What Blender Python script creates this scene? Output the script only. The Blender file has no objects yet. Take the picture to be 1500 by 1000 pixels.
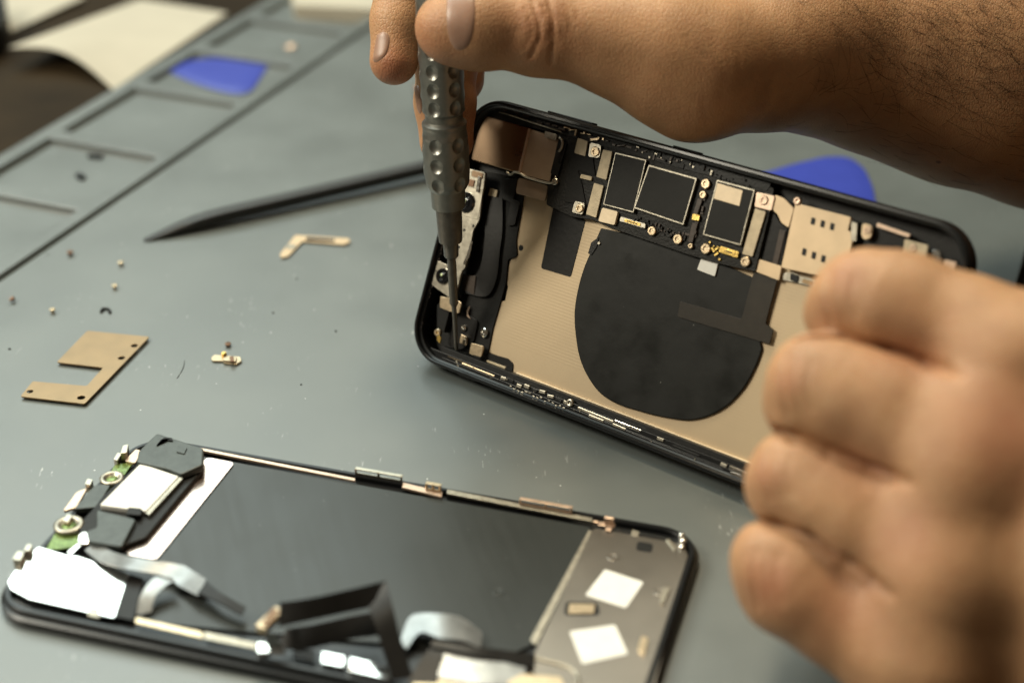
import bpy, bmesh, math, random
import numpy as np
random.seed(7); rng = np.random.default_rng(7)
S = 0.001                                   # the script works in millimetres, Blender in metres
C = bpy.context.scene.collection
# ------------------------------------------------------------------ camera
FPX, PITCH, CAMH = 2375.1, 0.5171, 232.6    # focal length in pixels of a 1500 px wide picture
CAM = np.array([0., 0., CAMH])
FW = np.array([0, math.cos(PITCH), -math.sin(PITCH)]); UP = np.array([0, math.sin(PITCH), math.cos(PITCH)])
RT = np.array([1., 0, 0])
cam = bpy.data.objects.new('camera', bpy.data.cameras.new('camera')); C.objects.link(cam)
cam.data.sensor_width = 36; cam.data.lens = FPX * 36 / 1500
cam.location = (0, 0, CAMH * S); cam.rotation_euler = (math.pi / 2 - PITCH, 0, 0)
cam.data.clip_start = 0.01; cam.data.clip_end = 20
cam.data.dof.use_dof = True; cam.data.dof.focus_distance = 0.428; cam.data.dof.aperture_fstop = 7.0
cam.data.dof.aperture_blades = 0
sc = bpy.context.scene; sc.camera = cam

def ray(px, py):
    return FW + RT * (px - 750) / FPX - UP * (py - 500) / FPX
def W(px, py, d):                           # a point seen at a pixel, d mm deep
    return CAM + ray(px, py) * d
def project(P):
    d = np.asarray(P, float) - CAM; z = d @ FW
    return 750 + FPX * (d @ RT) / z, 500 - FPX * (d @ UP) / z

class Frame:                                # a flat working plane with its own axes
    def __init__(s, o, U, V):
        s.o = np.array(o, float); s.U = np.array(U, float); s.V = np.array(V, float); s.N = np.cross(s.U, s.V)
    def at(s, px, py, w=0):
        d = ray(px, py); t = ((s.o + s.N * w - CAM) @ s.N) / (d @ s.N); P = CAM + d * t - s.o
        return (P @ s.U, P @ s.V)
    def p3(s, u, v, w=0): return s.o + s.U * u + s.V * v + s.N * w
def rotm(a, b, c):
    ca, sa, cb, sb, cc, ss = math.cos(a), math.sin(a), math.cos(b), math.sin(b), math.cos(c), math.sin(c)
    return np.array([[cc, -ss, 0], [ss, cc, 0], [0, 0, 1]]) @ np.array([[cb, 0, sb], [0, 1, 0], [-sb, 0, cb]]) @ np.array([[1, 0, 0], [0, ca, -sa], [0, sa, ca]])
R2 = rotm(1.118, -0.0122, -0.6631)
PF = Frame((-30.49, 396.62, 2.98), R2[:, 0], R2[:, 1])          # opened phone held up on its long edge
RD = rotm(0, 0, -0.2916)
DF = Frame((-117.82, 283.57, 0), RD[:, 0], RD[:, 1])           # screen lying face down
GF = Frame((0, 0, 0), (1, 0, 0), (0, 1, 0))                    # mat top
am = math.radians(22)
MF = Frame((0, 0, 0), (math.cos(am), -math.sin(am), 0), (math.sin(am), math.cos(am), 0))

# ------------------------------------------------------------------ materials
def mat(name, col, rough=.5, metal=0., var=0., vscale=.2, bump=0., bscale=2., coat=0., spec=.5, sss=0., aniso=0., detail=4, rvar=0.):
    m = bpy.data.materials.new(name); m.use_nodes = True; nt = m.node_tree; N = nt.nodes; L = nt.links
    b = N['Principled BSDF']; b.inputs['Base Color'].default_value = (*col, 1); b.inputs['Roughness'].default_value = rough
    b.inputs['Metallic'].default_value = metal; b.inputs['Specular IOR Level'].default_value = spec
    if coat: b.inputs['Coat Weight'].default_value = coat; b.inputs['Coat Roughness'].default_value = .08
    if sss:
        b.inputs['Subsurface Weight'].default_value = sss; b.inputs['Subsurface Radius'].default_value = (.0022, .0009, .0005)
        b.inputs['Subsurface Scale'].default_value = 1.
    tc = N.new('ShaderNodeTexCoord')
    mp = N.new('ShaderNodeMapping'); mp.inputs['Scale'].default_value = (1000, 1000, 1000); L.new(tc.outputs['Object'], mp.inputs[0])
    if var or rvar:
        n = N.new('ShaderNodeTexNoise'); n.inputs['Scale'].default_value = vscale; n.inputs['Detail'].default_value = detail
        L.new(mp.outputs[0], n.inputs['Vector'])
    if var:
        r = N.new('ShaderNodeMapRange'); r.inputs['From Min'].default_value = .3; r.inputs['From Max'].default_value = .7
        r.inputs['To Min'].default_value = 1 - var; r.inputs['To Max'].default_value = 1 + var; L.new(n.outputs[0], r.inputs[0])
        x = N.new('ShaderNodeVectorMath'); x.operation = 'SCALE'; x.inputs[0].default_value = col; L.new(r.outputs[0], x.inputs['Scale'])
        L.new(x.outputs[0], b.inputs['Base Color'])
    if rvar:
        r2 = N.new('ShaderNodeMapRange'); r2.inputs['From Min'].default_value = .3; r2.inputs['From Max'].default_value = .7
        r2.inputs['To Min'].default_value = max(.02, rough - rvar); r2.inputs['To Max'].default_value = rough + rvar
        L.new(n.outputs[0], r2.inputs[0]); L.new(r2.outputs[0], b.inputs['Roughness'])
    if bump:
        n2 = N.new('ShaderNodeTexNoise'); n2.inputs['Scale'].default_value = bscale; n2.inputs['Detail'].default_value = 5
        L.new(mp.outputs[0], n2.inputs['Vector'])
        bp = N.new('ShaderNodeBump'); bp.inputs['Strength'].default_value = bump; bp.inputs['Distance'].default_value = .0002
        L.new(n2.outputs[0], bp.inputs['Height']); L.new(bp.outputs[0], b.inputs['Normal'])
    m['mp'] = mp.name
    return m

K = {}
K['black'] = mat('black anodised metal', (.008, .008, .008), .34, .0, .2, .5, .1, 3, spec=.4, rvar=.1)
K['frame'] = mat('black glossy frame', (.006, .0065, .007), .3, .0, .0, .4, .0, 2, spec=.38)
K['cavity'] = mat('black plastic', (.006, .006, .0055), .5, 0, .3, .6, .4, 2, spec=.3)
K['foam'] = mat('black tape', (.006, .0056, .0048), .6, 0, .25, .3, .3, 1.2, spec=.22)
K['flex'] = mat('black flex cable', (.007, .0062, .0055), .42, 0, .2, .4, .15, .8, spec=.25)
K['flexbrown'] = mat('brown flex cable', (.045, .032, .024), .35, .2, .2, .6, .1, 1)
K['coil'] = mat('charging coil foil', (.007, .0073, .006), .48, .0, .15, .12, .2, .25, spec=.26, rvar=.05)
K['board'] = mat('dark circuit board', (.007, .0062, .0045), .5, 0, .5, 1.3, .6, 1.6, spec=.25)
K['chip'] = mat('dark chip shield', (.009, .0088, .0075), .55, .0, .15, .3, .12, .8, spec=.22)
K['steel'] = mat('nickel steel', (.48, .44, .36), .34, 1, .06, .5, .08, 2, rvar=.05)
K['silver'] = mat('bright silver', (.85, .83, .78), .14, 1, .08, 1, .15, 1.5, rvar=.05)
K['dsteel'] = mat('dull steel', (.36, .33, .27), .42, 1, .2, .7, .2, 2)
K['bronzelight'] = mat('light bronze shield', (.58, .44, .285), .45, .4, .06, .2, .05, 3)
K['bronzemid'] = mat('satin bronze cover', (.46, .345, .25), .38, .6, .08, .2, .08, 2)
K['bronze'] = mat('bronze plate', (.30, .208, .118), .40, .8, .07, .15, .05, 3, rvar=.05)
K['bronzed'] = mat('dark bronze plate', (.27, .185, .12), .30, 1, .05, .05, .05, .1, rvar=.05)
K['gold'] = mat('gold contact', (.75, .52, .16), .3, 1, .15, 1.5, .2, 2)
K['goldpale'] = mat('pale gold metal', (.58, .46, .31), .34, 1, .15, 1, .2, 2)
K['copper'] = mat('rose copper', (.66, .49, .37), .34, .8, .1, .6, .1, 2)
K['pad'] = mat('beige conductive pad', (.45, .37, .25), .5, .3, .12, .5, .25, 2.5)
K['padlight'] = mat('pale beige label', (.72, .58, .40), .45, .2, .06, .5, .1, 2)
K['grey'] = mat('grey plastic', (.050, .061, .058), .42, 0, .2, .5, .25, 1.5)
K['white'] = mat('white label', (.78, .77, .72), .5, 0, .04, .3, .05, 1)
K['foil'] = mat('shiny silver foil', (.88, .87, .84), .11, 1, .05, .3, .35, .3, rvar=.04)
K['foilpink'] = mat('rose foil', (.82, .66, .58), .26, 1, .05, .3, .05, 1)
K['back'] = mat('dark screen backing', (.030, .033, .031), .3, 0, .06, .05, .0, 1, spec=.3, rvar=.03)
K['plate'] = mat('brushed shield plate', (.25, .227, .197), .36, 1, .04, .04, .05, 3, rvar=.04)
K['green'] = mat('green circuit', (.13, .19, .05), .2, .4, .5, 1.2, .3, 2)
K['lens'] = mat('black lens', (.006, .006, .007), .08, 0, 0, 1, coat=.6)
K['lensg'] = mat('lens glint', (.55, .62, .35), .25, .2)  # pale colour standing in for a highlight on the lens
K['flexgrey'] = mat('grey shielded cable', (.27, .28, .28), .3, .5, .25, .25, .2, .5)
K['handle'] = mat('grey anodised handle', (.26, .256, .23), .42, .9, .08, .6, .06, 3, rvar=.05)
K['shaft'] = mat('blackened shaft', (.16, .145, .125), .38, .8, .12, .7, .1, 3)
K['pen'] = mat('black nylon stick', (.009, .0088, .0084), .5, 0, .2, .3, .3, 1.5)
K['blue'] = mat('blue plastic', (.032, .052, .34), .36, 0, .05, .1, .1, .6, sss=0)
K['paper'] = mat('paper', (.46, .425, .345), .8, 0, .04, .05, .2, .3)
K['table'] = mat('dark wood table', (.022, .0145, .0068), .75, 0, .3, .03, .2, .4, spec=.12)
K['hair'] = mat('dark hair', (.010, .006, .004), .9, spec=.02)
K['nail'] = mat('finger nail', (.30, .175, .12), .38, 0, .06, .3, .12, .5, sss=.15)
K['brown'] = mat('copper brown bit', (.18, .10, .06), .4, .6)
# bronze tray: fine rows of embossed dashes laid out in the tray's own UV (mm)
def emboss(m):
    nt = m.node_tree; N = nt.nodes; L = nt.links; b = N['Principled BSDF']
    uv = N.new('ShaderNodeUVMap'); uv.uv_map = 'UVMap'
    w1 = N.new('ShaderNodeTexWave'); w1.wave_type = 'BANDS'; w1.bands_direction = 'Y'; w1.inputs['Scale'].default_value = .36
    w2 = N.new('ShaderNodeTexWave'); w2.wave_type = 'BANDS'; w2.bands_direction = 'X'; w2.inputs['Scale'].default_value = .42
    for w_ in (w1, w2): L.new(uv.outputs[0], w_.inputs['Vector']); w_.inputs['Distortion'].default_value = .0
    n = N.new('ShaderNodeTexNoise'); n.inputs['Scale'].default_value = .09; n.inputs['Detail'].default_value = 2; L.new(uv.outputs[0], n.inputs['Vector'])
    r = N.new('ShaderNodeMapRange'); r.inputs['From Min'].default_value = .4; r.inputs['From Max'].default_value = .62; L.new(n.outputs[0], r.inputs[0])
    a = N.new('ShaderNodeMath'); a.operation = 'MULTIPLY'; L.new(w2.outputs['Fac'], a.inputs[0]); L.new(r.outputs[0], a.inputs[1])
    s0 = N.new('ShaderNodeMath'); s0.operation = 'MAXIMUM'; L.new(a.outputs[0], s0.inputs[0]); L.new(w1.outputs['Fac'], s0.inputs[1])
    sx = N.new('ShaderNodeSeparateXYZ'); L.new(uv.outputs[0], sx.inputs[0])
    e1 = N.new('ShaderNodeMapRange'); e1.inputs['From Min'].default_value = 12.3; e1.inputs['From Max'].default_value = 12.7; L.new(sx.outputs['Y'], e1.inputs[0])
    e2 = N.new('ShaderNodeMapRange'); e2.inputs['From Min'].default_value = 25; e2.inputs['From Max'].default_value = 26; L.new(sx.outputs['X'], e2.inputs[0])
    e3 = N.new('ShaderNodeMath'); e3.operation = 'MULTIPLY'; L.new(e1.outputs[0], e3.inputs[0]); L.new(e2.outputs[0], e3.inputs[1])
    s = N.new('ShaderNodeMath'); s.operation = 'MULTIPLY'; L.new(s0.outputs[0], s.inputs[0]); L.new(e3.outputs[0], s.inputs[1])
    bp = N.new('ShaderNodeBump'); bp.inputs['Strength'].default_value = .035; bp.inputs['Distance'].default_value = .0002
    L.new(s.outputs[0], bp.inputs['Height']); L.new(bp.outputs[0], b.inputs['Normal'])
K['tray'] = mat('embossed bronze tray', (.47, .365, .238), .5, .45, .05, .05)
emboss(K['tray'])
# brushed look for the bronze shield lying on the mat and screen plate
# mat: grey silicone with faint mottling, dust and pale scuffs
# worn dark backing: faint streaks and smears in the gloss
def smear(m, ang, lo_, hi_, sc_=(.5, .03, .2)):
    nt = m.node_tree; N = nt.nodes; L = nt.links; b = N['Principled BSDF']; mp = N[m['mp']]
    a = N.new('ShaderNodeMapping'); a.inputs['Rotation'].default_value = (0, 0, ang); L.new(mp.outputs[0], a.inputs[0])
    a2 = N.new('ShaderNodeMapping'); a2.inputs['Scale'].default_value = sc_; L.new(a.outputs[0], a2.inputs[0])
    n = N.new('ShaderNodeTexNoise'); n.inputs['Scale'].default_value = 1; n.inputs['Detail'].default_value = 5; L.new(a2.outputs[0], n.inputs['Vector'])
    n2 = N.new('ShaderNodeTexNoise'); n2.inputs['Scale'].default_value = .06; n2.inputs['Detail'].default_value = 3; L.new(mp.outputs[0], n2.inputs['Vector'])
    x = N.new('ShaderNodeMath'); x.operation = 'ADD'; L.new(n.outputs[0], x.inputs[0]); L.new(n2.outputs[0], x.inputs[1])
    r = N.new('ShaderNodeMapRange'); r.inputs['From Min'].default_value = .75; r.inputs['From Max'].default_value = 1.25; r.inputs['To Min'].default_value = lo_; r.inputs['To Max'].default_value = hi_
    L.new(x.outputs[0], r.inputs[0]); L.new(r.outputs[0], b.inputs['Roughness'])
    v = N.new('ShaderNodeTexVoronoi'); v.inputs['Scale'].default_value = .22; L.new(mp.outputs[0], v.inputs['Vector'])
    lt = N.new('ShaderNodeMapRange'); lt.inputs['From Min'].default_value = .02; lt.inputs['From Max'].default_value = .05; lt.inputs['To Min'].default_value = .5; lt.inputs['To Max'].default_value = 0; L.new(v.outputs['Distance'], lt.inputs[0])
    mix = N.new('ShaderNodeMix'); mix.data_type = 'RGBA'; L.new(lt.outputs[0], mix.inputs['Factor'])
    if b.inputs['Base Color'].links: L.new(b.inputs['Base Color'].links[0].from_socket, mix.inputs['A'])
    else: mix.inputs['A'].default_value = b.inputs['Base Color'].default_value
    mix.inputs['B'].default_value = (.25, .25, .24, 1); L.new(mix.outputs['Result'], b.inputs['Base Color'])
smear(K['back'], -.29, .28, .335); smear(K['coil'], .5, .34, .58, (.12, .05, .1))
def silicone():
    m = mat('grey silicone', (.101, .115, .112), .38, 0, .1, .03, .22, 5, spec=1., rvar=.04)
    nt = m.node_tree; N = nt.nodes; L = nt.links; b = N['Principled BSDF']; mp = N[m['mp']]
    old = b.inputs['Base Color'].links[0].from_socket
    v = N.new('ShaderNodeTexVoronoi'); v.inputs['Scale'].default_value = .16; L.new(mp.outputs[0], v.inputs['Vector'])
    lt = N.new('ShaderNodeMath'); lt.operation = 'LESS_THAN'; lt.inputs[1].default_value = .035; L.new(v.outputs['Distance'], lt.inputs[0])
    pick = N.new('ShaderNodeSeparateColor'); L.new(v.outputs['Color'], pick.inputs[0])
    g = N.new('ShaderNodeMath'); g.operation = 'GREATER_THAN'; g.inputs[1].default_value = .4; L.new(pick.outputs[0], g.inputs[0])
    mu = N.new('ShaderNodeMath'); mu.operation = 'MULTIPLY'; L.new(lt.outputs[0], mu.inputs[0]); L.new(g.outputs[0], mu.inputs[1])
    # scuffs: patchy fine scratches
    sm = N.new('ShaderNodeMapping'); sm.inputs['Scale'].default_value = (.9, .25, .5); sm.inputs['Rotation'].default_value = (0, 0, .5); L.new(mp.outputs[0], sm.inputs[0])
    n1 = N.new('ShaderNodeTexNoise'); n1.inputs['Scale'].default_value = 1.; n1.inputs['Detail'].default_value = 6; L.new(sm.outputs[0], n1.inputs['Vector'])
    n2 = N.new('ShaderNodeTexNoise'); n2.inputs['Scale'].default_value = .045; n2.inputs['Detail'].default_value = 2; L.new(mp.outputs[0], n2.inputs['Vector'])
    r1 = N.new('ShaderNodeMapRange'); r1.inputs['From Min'].default_value = .62; r1.inputs['From Max'].default_value = .74; L.new(n1.outputs[0], r1.inputs[0])
    r2 = N.new('ShaderNodeMapRange'); r2.inputs['From Min'].default_value = .57; r2.inputs['From Max'].default_value = .72; r2.inputs['To Max'].default_value = .8; L.new(n2.outputs[0], r2.inputs[0])
    m3 = N.new('ShaderNodeMath'); m3.operation = 'MULTIPLY'; L.new(r1.outputs[0], m3.inputs[0]); L.new(r2.outputs[0], m3.inputs[1])
    mx = N.new('ShaderNodeMath'); mx.operation = 'MAXIMUM'; L.new(mu.outputs[0], mx.inputs[0]); L.new(m3.outputs[0], mx.inputs[1])
    mix = N.new('ShaderNodeMix'); mix.data_type = 'RGBA'; L.new(mx.outputs[0], mix.inputs['Factor']); L.new(old, mix.inputs['A'])
    mix.inputs['B'].default_value = (.55, .56, .54, 1); L.new(mix.outputs['Result'], b.inputs['Base Color'])
    return m
K['mat'] = silicone()
def skinmat(name, base, red):
    m = mat(name, base, .5, 0, .16, .11, .0, 1, spec=.42, sss=.15, detail=6)
    nt = m.node_tree; N = nt.nodes; L = nt.links; b = N['Principled BSDF']; mp = N[m['mp']]
    old = b.inputs['Base Color'].links[0].from_socket
    at = N.new('ShaderNodeAttribute'); at.attribute_name = 'flush'
    n = N.new('ShaderNodeTexNoise'); n.inputs['Scale'].default_value = .35; n.inputs['Detail'].default_value = 5; L.new(mp.outputs[0], n.inputs['Vector'])
    ad = N.new('ShaderNodeMath'); ad.operation = 'MULTIPLY'; L.new(n.outputs[0], ad.inputs[0]); ad.inputs[1].default_value = .5
    a2 = N.new('ShaderNodeMath'); a2.operation = 'ADD'; a2.use_clamp = True; L.new(at.outputs['Fac'], a2.inputs[0]); L.new(ad.outputs[0], a2.inputs[1])
    mix = N.new('ShaderNodeMix'); mix.data_type = 'RGBA'; L.new(a2.outputs[0], mix.inputs['Factor']); L.new(old, mix.inputs['A']); mix.inputs['B'].default_value = (*red, 1)
    # moles and freckles
    v0 = N.new('ShaderNodeTexVoronoi'); v0.inputs['Scale'].default_value = .05; L.new(mp.outputs[0], v0.inputs['Vector'])
    l0 = N.new('ShaderNodeMapRange'); l0.inputs['From Min'].default_value = .018; l0.inputs['From Max'].default_value = .05; l0.inputs['To Min'].default_value = .75; l0.inputs['To Max'].default_value = 0; L.new(v0.outputs['Distance'], l0.inputs[0])
    mix2 = N.new('ShaderNodeMix'); mix2.data_type = 'RGBA'; L.new(l0.outputs[0], mix2.inputs['Factor']); L.new(mix.outputs['Result'], mix2.inputs['A']); mix2.inputs['B'].default_value = (.09, .04, .02, 1)
    L.new(mix2.outputs['Result'], b.inputs['Base Color'])
    # pores and fine crossing skin lines
    v = N.new('ShaderNodeTexVoronoi'); v.feature = 'DISTANCE_TO_EDGE'; v.inputs['Scale'].default_value = 1.25; v.inputs['Randomness'].default_value = .9
    ms = N.new('ShaderNodeMapping'); ms.inputs['Scale'].default_value = (1.0, .7, .6); L.new(mp.outputs[0], ms.inputs[0]); L.new(ms.outputs[0], v.inputs['Vector'])
    rr = N.new('ShaderNodeMapRange'); rr.inputs['From Max'].default_value = .16; L.new(v.outputs['Distance'], rr.inputs[0])
    n3 = N.new('ShaderNodeTexNoise'); n3.inputs['Scale'].default_value = 2.2; n3.inputs['Detail'].default_value = 4; L.new(mp.outputs[0], n3.inputs['Vector'])
    s = N.new('ShaderNodeMath'); s.operation = 'ADD'; L.new(rr.outputs[0], s.inputs[0]); L.new(n3.outputs[0], s.inputs[1])
    bp = N.new('ShaderNodeBump'); bp.inputs['Strength'].default_value = .5; bp.inputs['Distance'].default_value = .00013
    L.new(s.outputs[0], bp.inputs['Height']); L.new(bp.outputs[0], b.inputs['Normal'])
    return m
K['skin'] = skinmat('skin', (.44, .256, .128), (.37, .15, .075))

# ------------------------------------------------------------------ object helpers
LOC = {}
def thing(name, label, cat, loc, group=None):
    o = bpy.data.objects.new(name, None); C.objects.link(o); o.location = [x * S for x in loc]; o.empty_display_size = .005
    LOC[o.name] = np.array(loc, float); tag(o, label, cat, group); return o
def tag(o, label, cat, group=None):
    o['label'] = label; o['category'] = cat
    if group: o['group'] = group
def mesh(name, V, F, m, parent=None, smooth=False, bevel=0, uv=None, label=None, org=None, segs=2):
    V = np.asarray(V, float)
    if parent is not None:
        base = LOC[parent.name]
    else:
        base = np.array(org if org is not None else (V[:, 0].mean(), V[:, 1].mean(), V[:, 2].min()), float)
    me = bpy.data.meshes.new(name); me.from_pydata([tuple(v) for v in (V - base) * S], [], [tuple(int(i) for i in f) for f in F]); me.validate()
    me.materials.append(K[m] if isinstance(m, str) else m)
    if uv is not None:
        l = me.uv_layers.new(name='UVMap')
        vi = np.empty(len(me.loops), int); me.loops.foreach_get('vertex_index', vi)
        l.data.foreach_set('uv', np.asarray(uv, np.float32)[vi].ravel())
    if smooth: me.polygons.foreach_set('use_smooth', [True] * len(me.polygons))
    o = bpy.data.objects.new(name, me); C.objects.link(o)
    if parent is not None:
        o.parent = parent
    else:
        o.location = [x * S for x in base]
    LOC[o.name] = base
    if bevel:
        b = o.modifiers.new('bevel', 'BEVEL'); b.width = bevel * S; b.segments = segs; b.limit_method = 'ANGLE'; b.angle_limit = .6
        b.harden_normals = False
    if label: o['label'] = label
    return o
def area2(p): return sum(p[i][0] * p[(i + 1) % len(p)][1] - p[(i + 1) % len(p)][0] * p[i][1] for i in range(len(p)))
def ccw(p):
    return list(p) if area2(p) > 0 else list(p)[::-1]
def rounded(p, r, n=4):
    if not r: return p
    out = []; m = len(p)
    for i in range(m):
        a, b, c = (np.array(p[i - 1], float), np.array(p[i], float), np.array(p[(i + 1) % m], float))
        l1, l2 = np.linalg.norm(a - b), np.linalg.norm(c - b); k = min(r, .48 * l1, .48 * l2)
        p0, p1 = b + (a - b) / l1 * k, b + (c - b) / l2 * k
        for j in range(n + 1):
            t = j / n; out.append(tuple((1 - t) ** 2 * p0 + 2 * t * (1 - t) * b + t * t * p1))
    return out
def prism_vf(fr, poly, w0, w1):
    poly = ccw(poly); n = len(poly)
    V = [fr.p3(u, v, w0) for u, v in poly] + [fr.p3(u, v, w1) for u, v in poly]
    F = [list(range(n))[::-1], [n + i for i in range(n)]] + [[i, (i + 1) % n, n + (i + 1) % n, n + i] for i in range(n)]
    return V, F, list(poly) * 2
def plate(fr, name, poly, w, th, m, parent=None, r=0, bevel=.08, label=None, px=True):
    """flat piece whose outline was measured on its plane; w = height of its top face, th = thickness"""
    if px: poly = [fr.at(x, y, w) for x, y in poly]
    V, F, uv = prism_vf(fr, rounded(poly, r), w - th, w)
    return mesh(name, V, F, m, parent, bevel=bevel, uv=uv, label=label)
def multi(fr, name, polys, m, parent=None, bevel=.06, label=None):
    """several touching bits of one part: list of (local polygon, w_bottom, w_top)"""
    V, F, U = [], [], []
    for poly, w0, w1 in polys:
        v, f, u = prism_vf(fr, poly, w0, w1); k = len(V); V += v; U += u; F += [[i + k for i in q] for q in f]
    return mesh(name, V, F, m, parent, bevel=bevel, uv=U, label=label)
def rect(u0, v0, u1, v1): return [(u0, v0), (u1, v0), (u1, v1), (u0, v1)]
def rot_rect(cu, cv, a, b, ang):
    c, s = math.cos(ang), math.sin(ang)
    return [(cu + x * c - y * s, cv + x * s + y * c) for x, y in ((-a / 2, -b / 2), (a / 2, -b / 2), (a / 2, b / 2), (-a / 2, b / 2))]
def lathe_vf(P, axis, prof, n=24, cap=True):
    """prof: list of (distance along axis, radius)"""
    axis = np.array(axis, float); axis /= np.linalg.norm(axis)
    t = np.array([1., 0, 0]) if abs(axis[0]) < .8 else np.array([0, 1., 0])
    e1 = np.cross(axis, t); e1 /= np.linalg.norm(e1); e2 = np.cross(axis, e1)
    V = [np.array(P) + axis * s + (e1 * math.cos(2 * math.pi * k / n) + e2 * math.sin(2 * math.pi * k / n)) * r for s, r in prof for k in range(n)]
    F = [[i * n + k, i * n + (k + 1) % n, (i + 1) * n + (k + 1) % n, (i + 1) * n + k] for i in range(len(prof) - 1) for k in range(n)]
    if cap: F += [list(range(n))[::-1], [(len(prof) - 1) * n + k for k in range(n)]]
    return V, F
def disc(fr, name, px, py, w, r, th, m, parent, hole=0, label=None, prof=None, n=20):
    u, v = fr.at(px, py, w)
    if prof is None:
        prof = [(-th, r), (-.12 * r, r), (0, r * .86)] + ([(0, hole), (-.5 * th, hole * .9)] if hole else [(0, .02)])
    V, F = lathe_vf(fr.p3(u, v, w), fr.N, prof, n)
    o = mesh(name, V, F, m, parent, smooth=True)
    o.modifiers.new('edge', 'EDGE_SPLIT').split_angle = .6
    if label: o['label'] = label
    return o
def tube_vf(pts, rad, n=6):
    pts = [np.array(p, float) for p in pts]; V = []; F = []
    rad = rad if isinstance(rad, (list, tuple, np.ndarray)) else [rad] * len(pts)
    ref = None
    for i, p in enumerate(pts):
        d = pts[min(i + 1, len(pts) - 1)] - pts[max(i - 1, 0)]; d = d / (np.linalg.norm(d) + 1e-9)
        if ref is None: ref = np.array([0, 0, 1.]) if abs(d[2]) < .9 else np.array([1., 0, 0])
        e1 = np.cross(d, ref); e1 /= np.linalg.norm(e1) + 1e-9; e2 = np.cross(d, e1); ref = np.cross(e1, d)
        for k in range(n):
            a = 2 * math.pi * k / n; V.append(p + (e1 * math.cos(a) + e2 * math.sin(a)) * rad[i])
    for i in range(len(pts) - 1):
        for k in range(n): F.append([i * n + k, i * n + (k + 1) % n, (i + 1) * n + (k + 1) % n, (i + 1) * n + k])
    F += [list(range(n))[::-1], [(len(pts) - 1) * n + k for k in range(n)]]
    return V, F
def smoothpath(pts, n=6):
    P = [np.array(p, float) for p in pts]; out = []
    for i in range(len(P) - 1):
        p0, p1, p2, p3 = P[max(i - 1, 0)], P[i], P[i + 1], P[min(i + 2, len(P) - 1)]
        for j in range(n):
            t = j / n
            out.append(.5 * ((2 * p1) + (-p0 + p2) * t + (2 * p0 - 5 * p1 + 4 * p2 - p3) * t * t + (-p0 + 3 * p1 - 3 * p2 + p3) * t ** 3))
    return out + [P[-1]]
def ribbon(name, pairs, m, parent, th=.15, n=6, label=None):
    """a flex cable: pairs of points (left edge, right edge) along its run"""
    A = smoothpath([a for a, b in pairs], n); B = smoothpath([b for a, b in pairs], n); V = []; F = []
    for i in range(len(A)):
        d = A[min(i + 1, len(A) - 1)] - A[max(i - 1, 0)]; nn = np.cross(d, B[i] - A[i]); nn = nn / (np.linalg.norm(nn) + 1e-9) * th / 2
        V += [A[i] + nn, B[i] + nn, B[i] - nn, A[i] - nn]
    for i in range(len(A) - 1):
        for k in range(4): F.append([i * 4 + k, i * 4 + (k + 1) % 4, i * 4 + 4 + (k + 1) % 4, i * 4 + 4 + k])
    F += [[3, 2, 1, 0], [len(V) - 4 + k for k in range(4)]]
    o = mesh(name, V, F, m, parent, smooth=True, label=label); o.modifiers.new('edge', 'EDGE_SPLIT').split_angle = .8
    return o
# ------------------------------------------------------------------ setting: table, mat, papers
def table_top():
    o = mesh('table_top', *prism_vf(GF, rect(-900, -200, 900, 1500), -45, -3.9)[:2], 'table', bevel=2)
    o['kind'] = 'structure'
table_top()
def silicone_mat():
    A = [-377.5, -370.5, -323.5, -317.6, -314.8, -22]
    B = [-60, 408, 416, 457, 465, 513.5, 521.5, 559.5, 567.5, 605, 613, 650, 657]
    cells = {}
    for i in range(len(A) - 1):
        for j in range(len(B) - 1):
            z = 0.
            if i == 1 and j % 2 == 0 and 0 < j < len(B) - 2 or (i == 1 and j == 0): z = -2.6
            if i == 1 and j % 2 == 1: z = 0.
            if i == 1 and j in (2, 4, 6, 8, 10): z = -2.6
            if i == 3 and j not in (len(B) - 2,): z = -2.0
            cells[i, j] = z
    bm = bmesh.new(); cache = {}
    def vert(a, b, z):
        k = (a, b, z)
        if k not in cache: cache[k] = bm.verts.new(MF.p3(a, b, z) * S)
        return cache[k]
    H = lambda i, j: cells.get((i, j), -3.7)
    for (i, j), z in cells.items():
        a0, a1, b0, b1 = A[i], A[i + 1], B[j], B[j + 1]
        bm.faces.new([vert(a0, b0, z), vert(a1, b0, z), vert(a1, b1, z), vert(a0, b1, z)])
    for (i, j) in cells:
        a0, a1, b0, b1 = A[i], A[i + 1], B[j], B[j + 1]; z = H(i, j)
        for (di, dj, p, q) in ((1, 0, (a1, b0), (a1, b1)), (0, 1, (a1, b1), (a0, b1)), (-1, 0, (a0, b1), (a0, b0)), (0, -1, (a0, b0), (a1, b0))):
            z2 = H(i + di, j + dj)
            if z2 < z: bm.faces.new([vert(*p, z2), vert(*q, z2), vert(*q, z), vert(*p, z)])
    bmesh.ops.remove_doubles(bm, verts=bm.verts, dist=1e-6)
    bmesh.ops.recalc_face_normals(bm, faces=bm.faces)
    bmesh.ops.dissolve_limit(bm, angle_limit=.01, verts=bm.verts, edges=bm.edges)
    me = bpy.data.meshes.new('repair_mat'); bm.to_mesh(me); bm.free(); me.materials.append(K['mat'])
    o = bpy.data.objects.new('repair_mat', me); C.objects.link(o)
    b = o.modifiers.new('bevel', 'BEVEL'); b.width = .55 * S; b.segments = 3; b.limit_method = 'ANGLE'; b.angle_limit = .5; b.use_clamp_overlap = True
    tag(o, 'large grey silicone work mat with recessed trays along its left side', 'mat')
silicone_mat()
TF = Frame((0, 0, -3.9), (1, 0, 0), (0, 1, 0))
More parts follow.
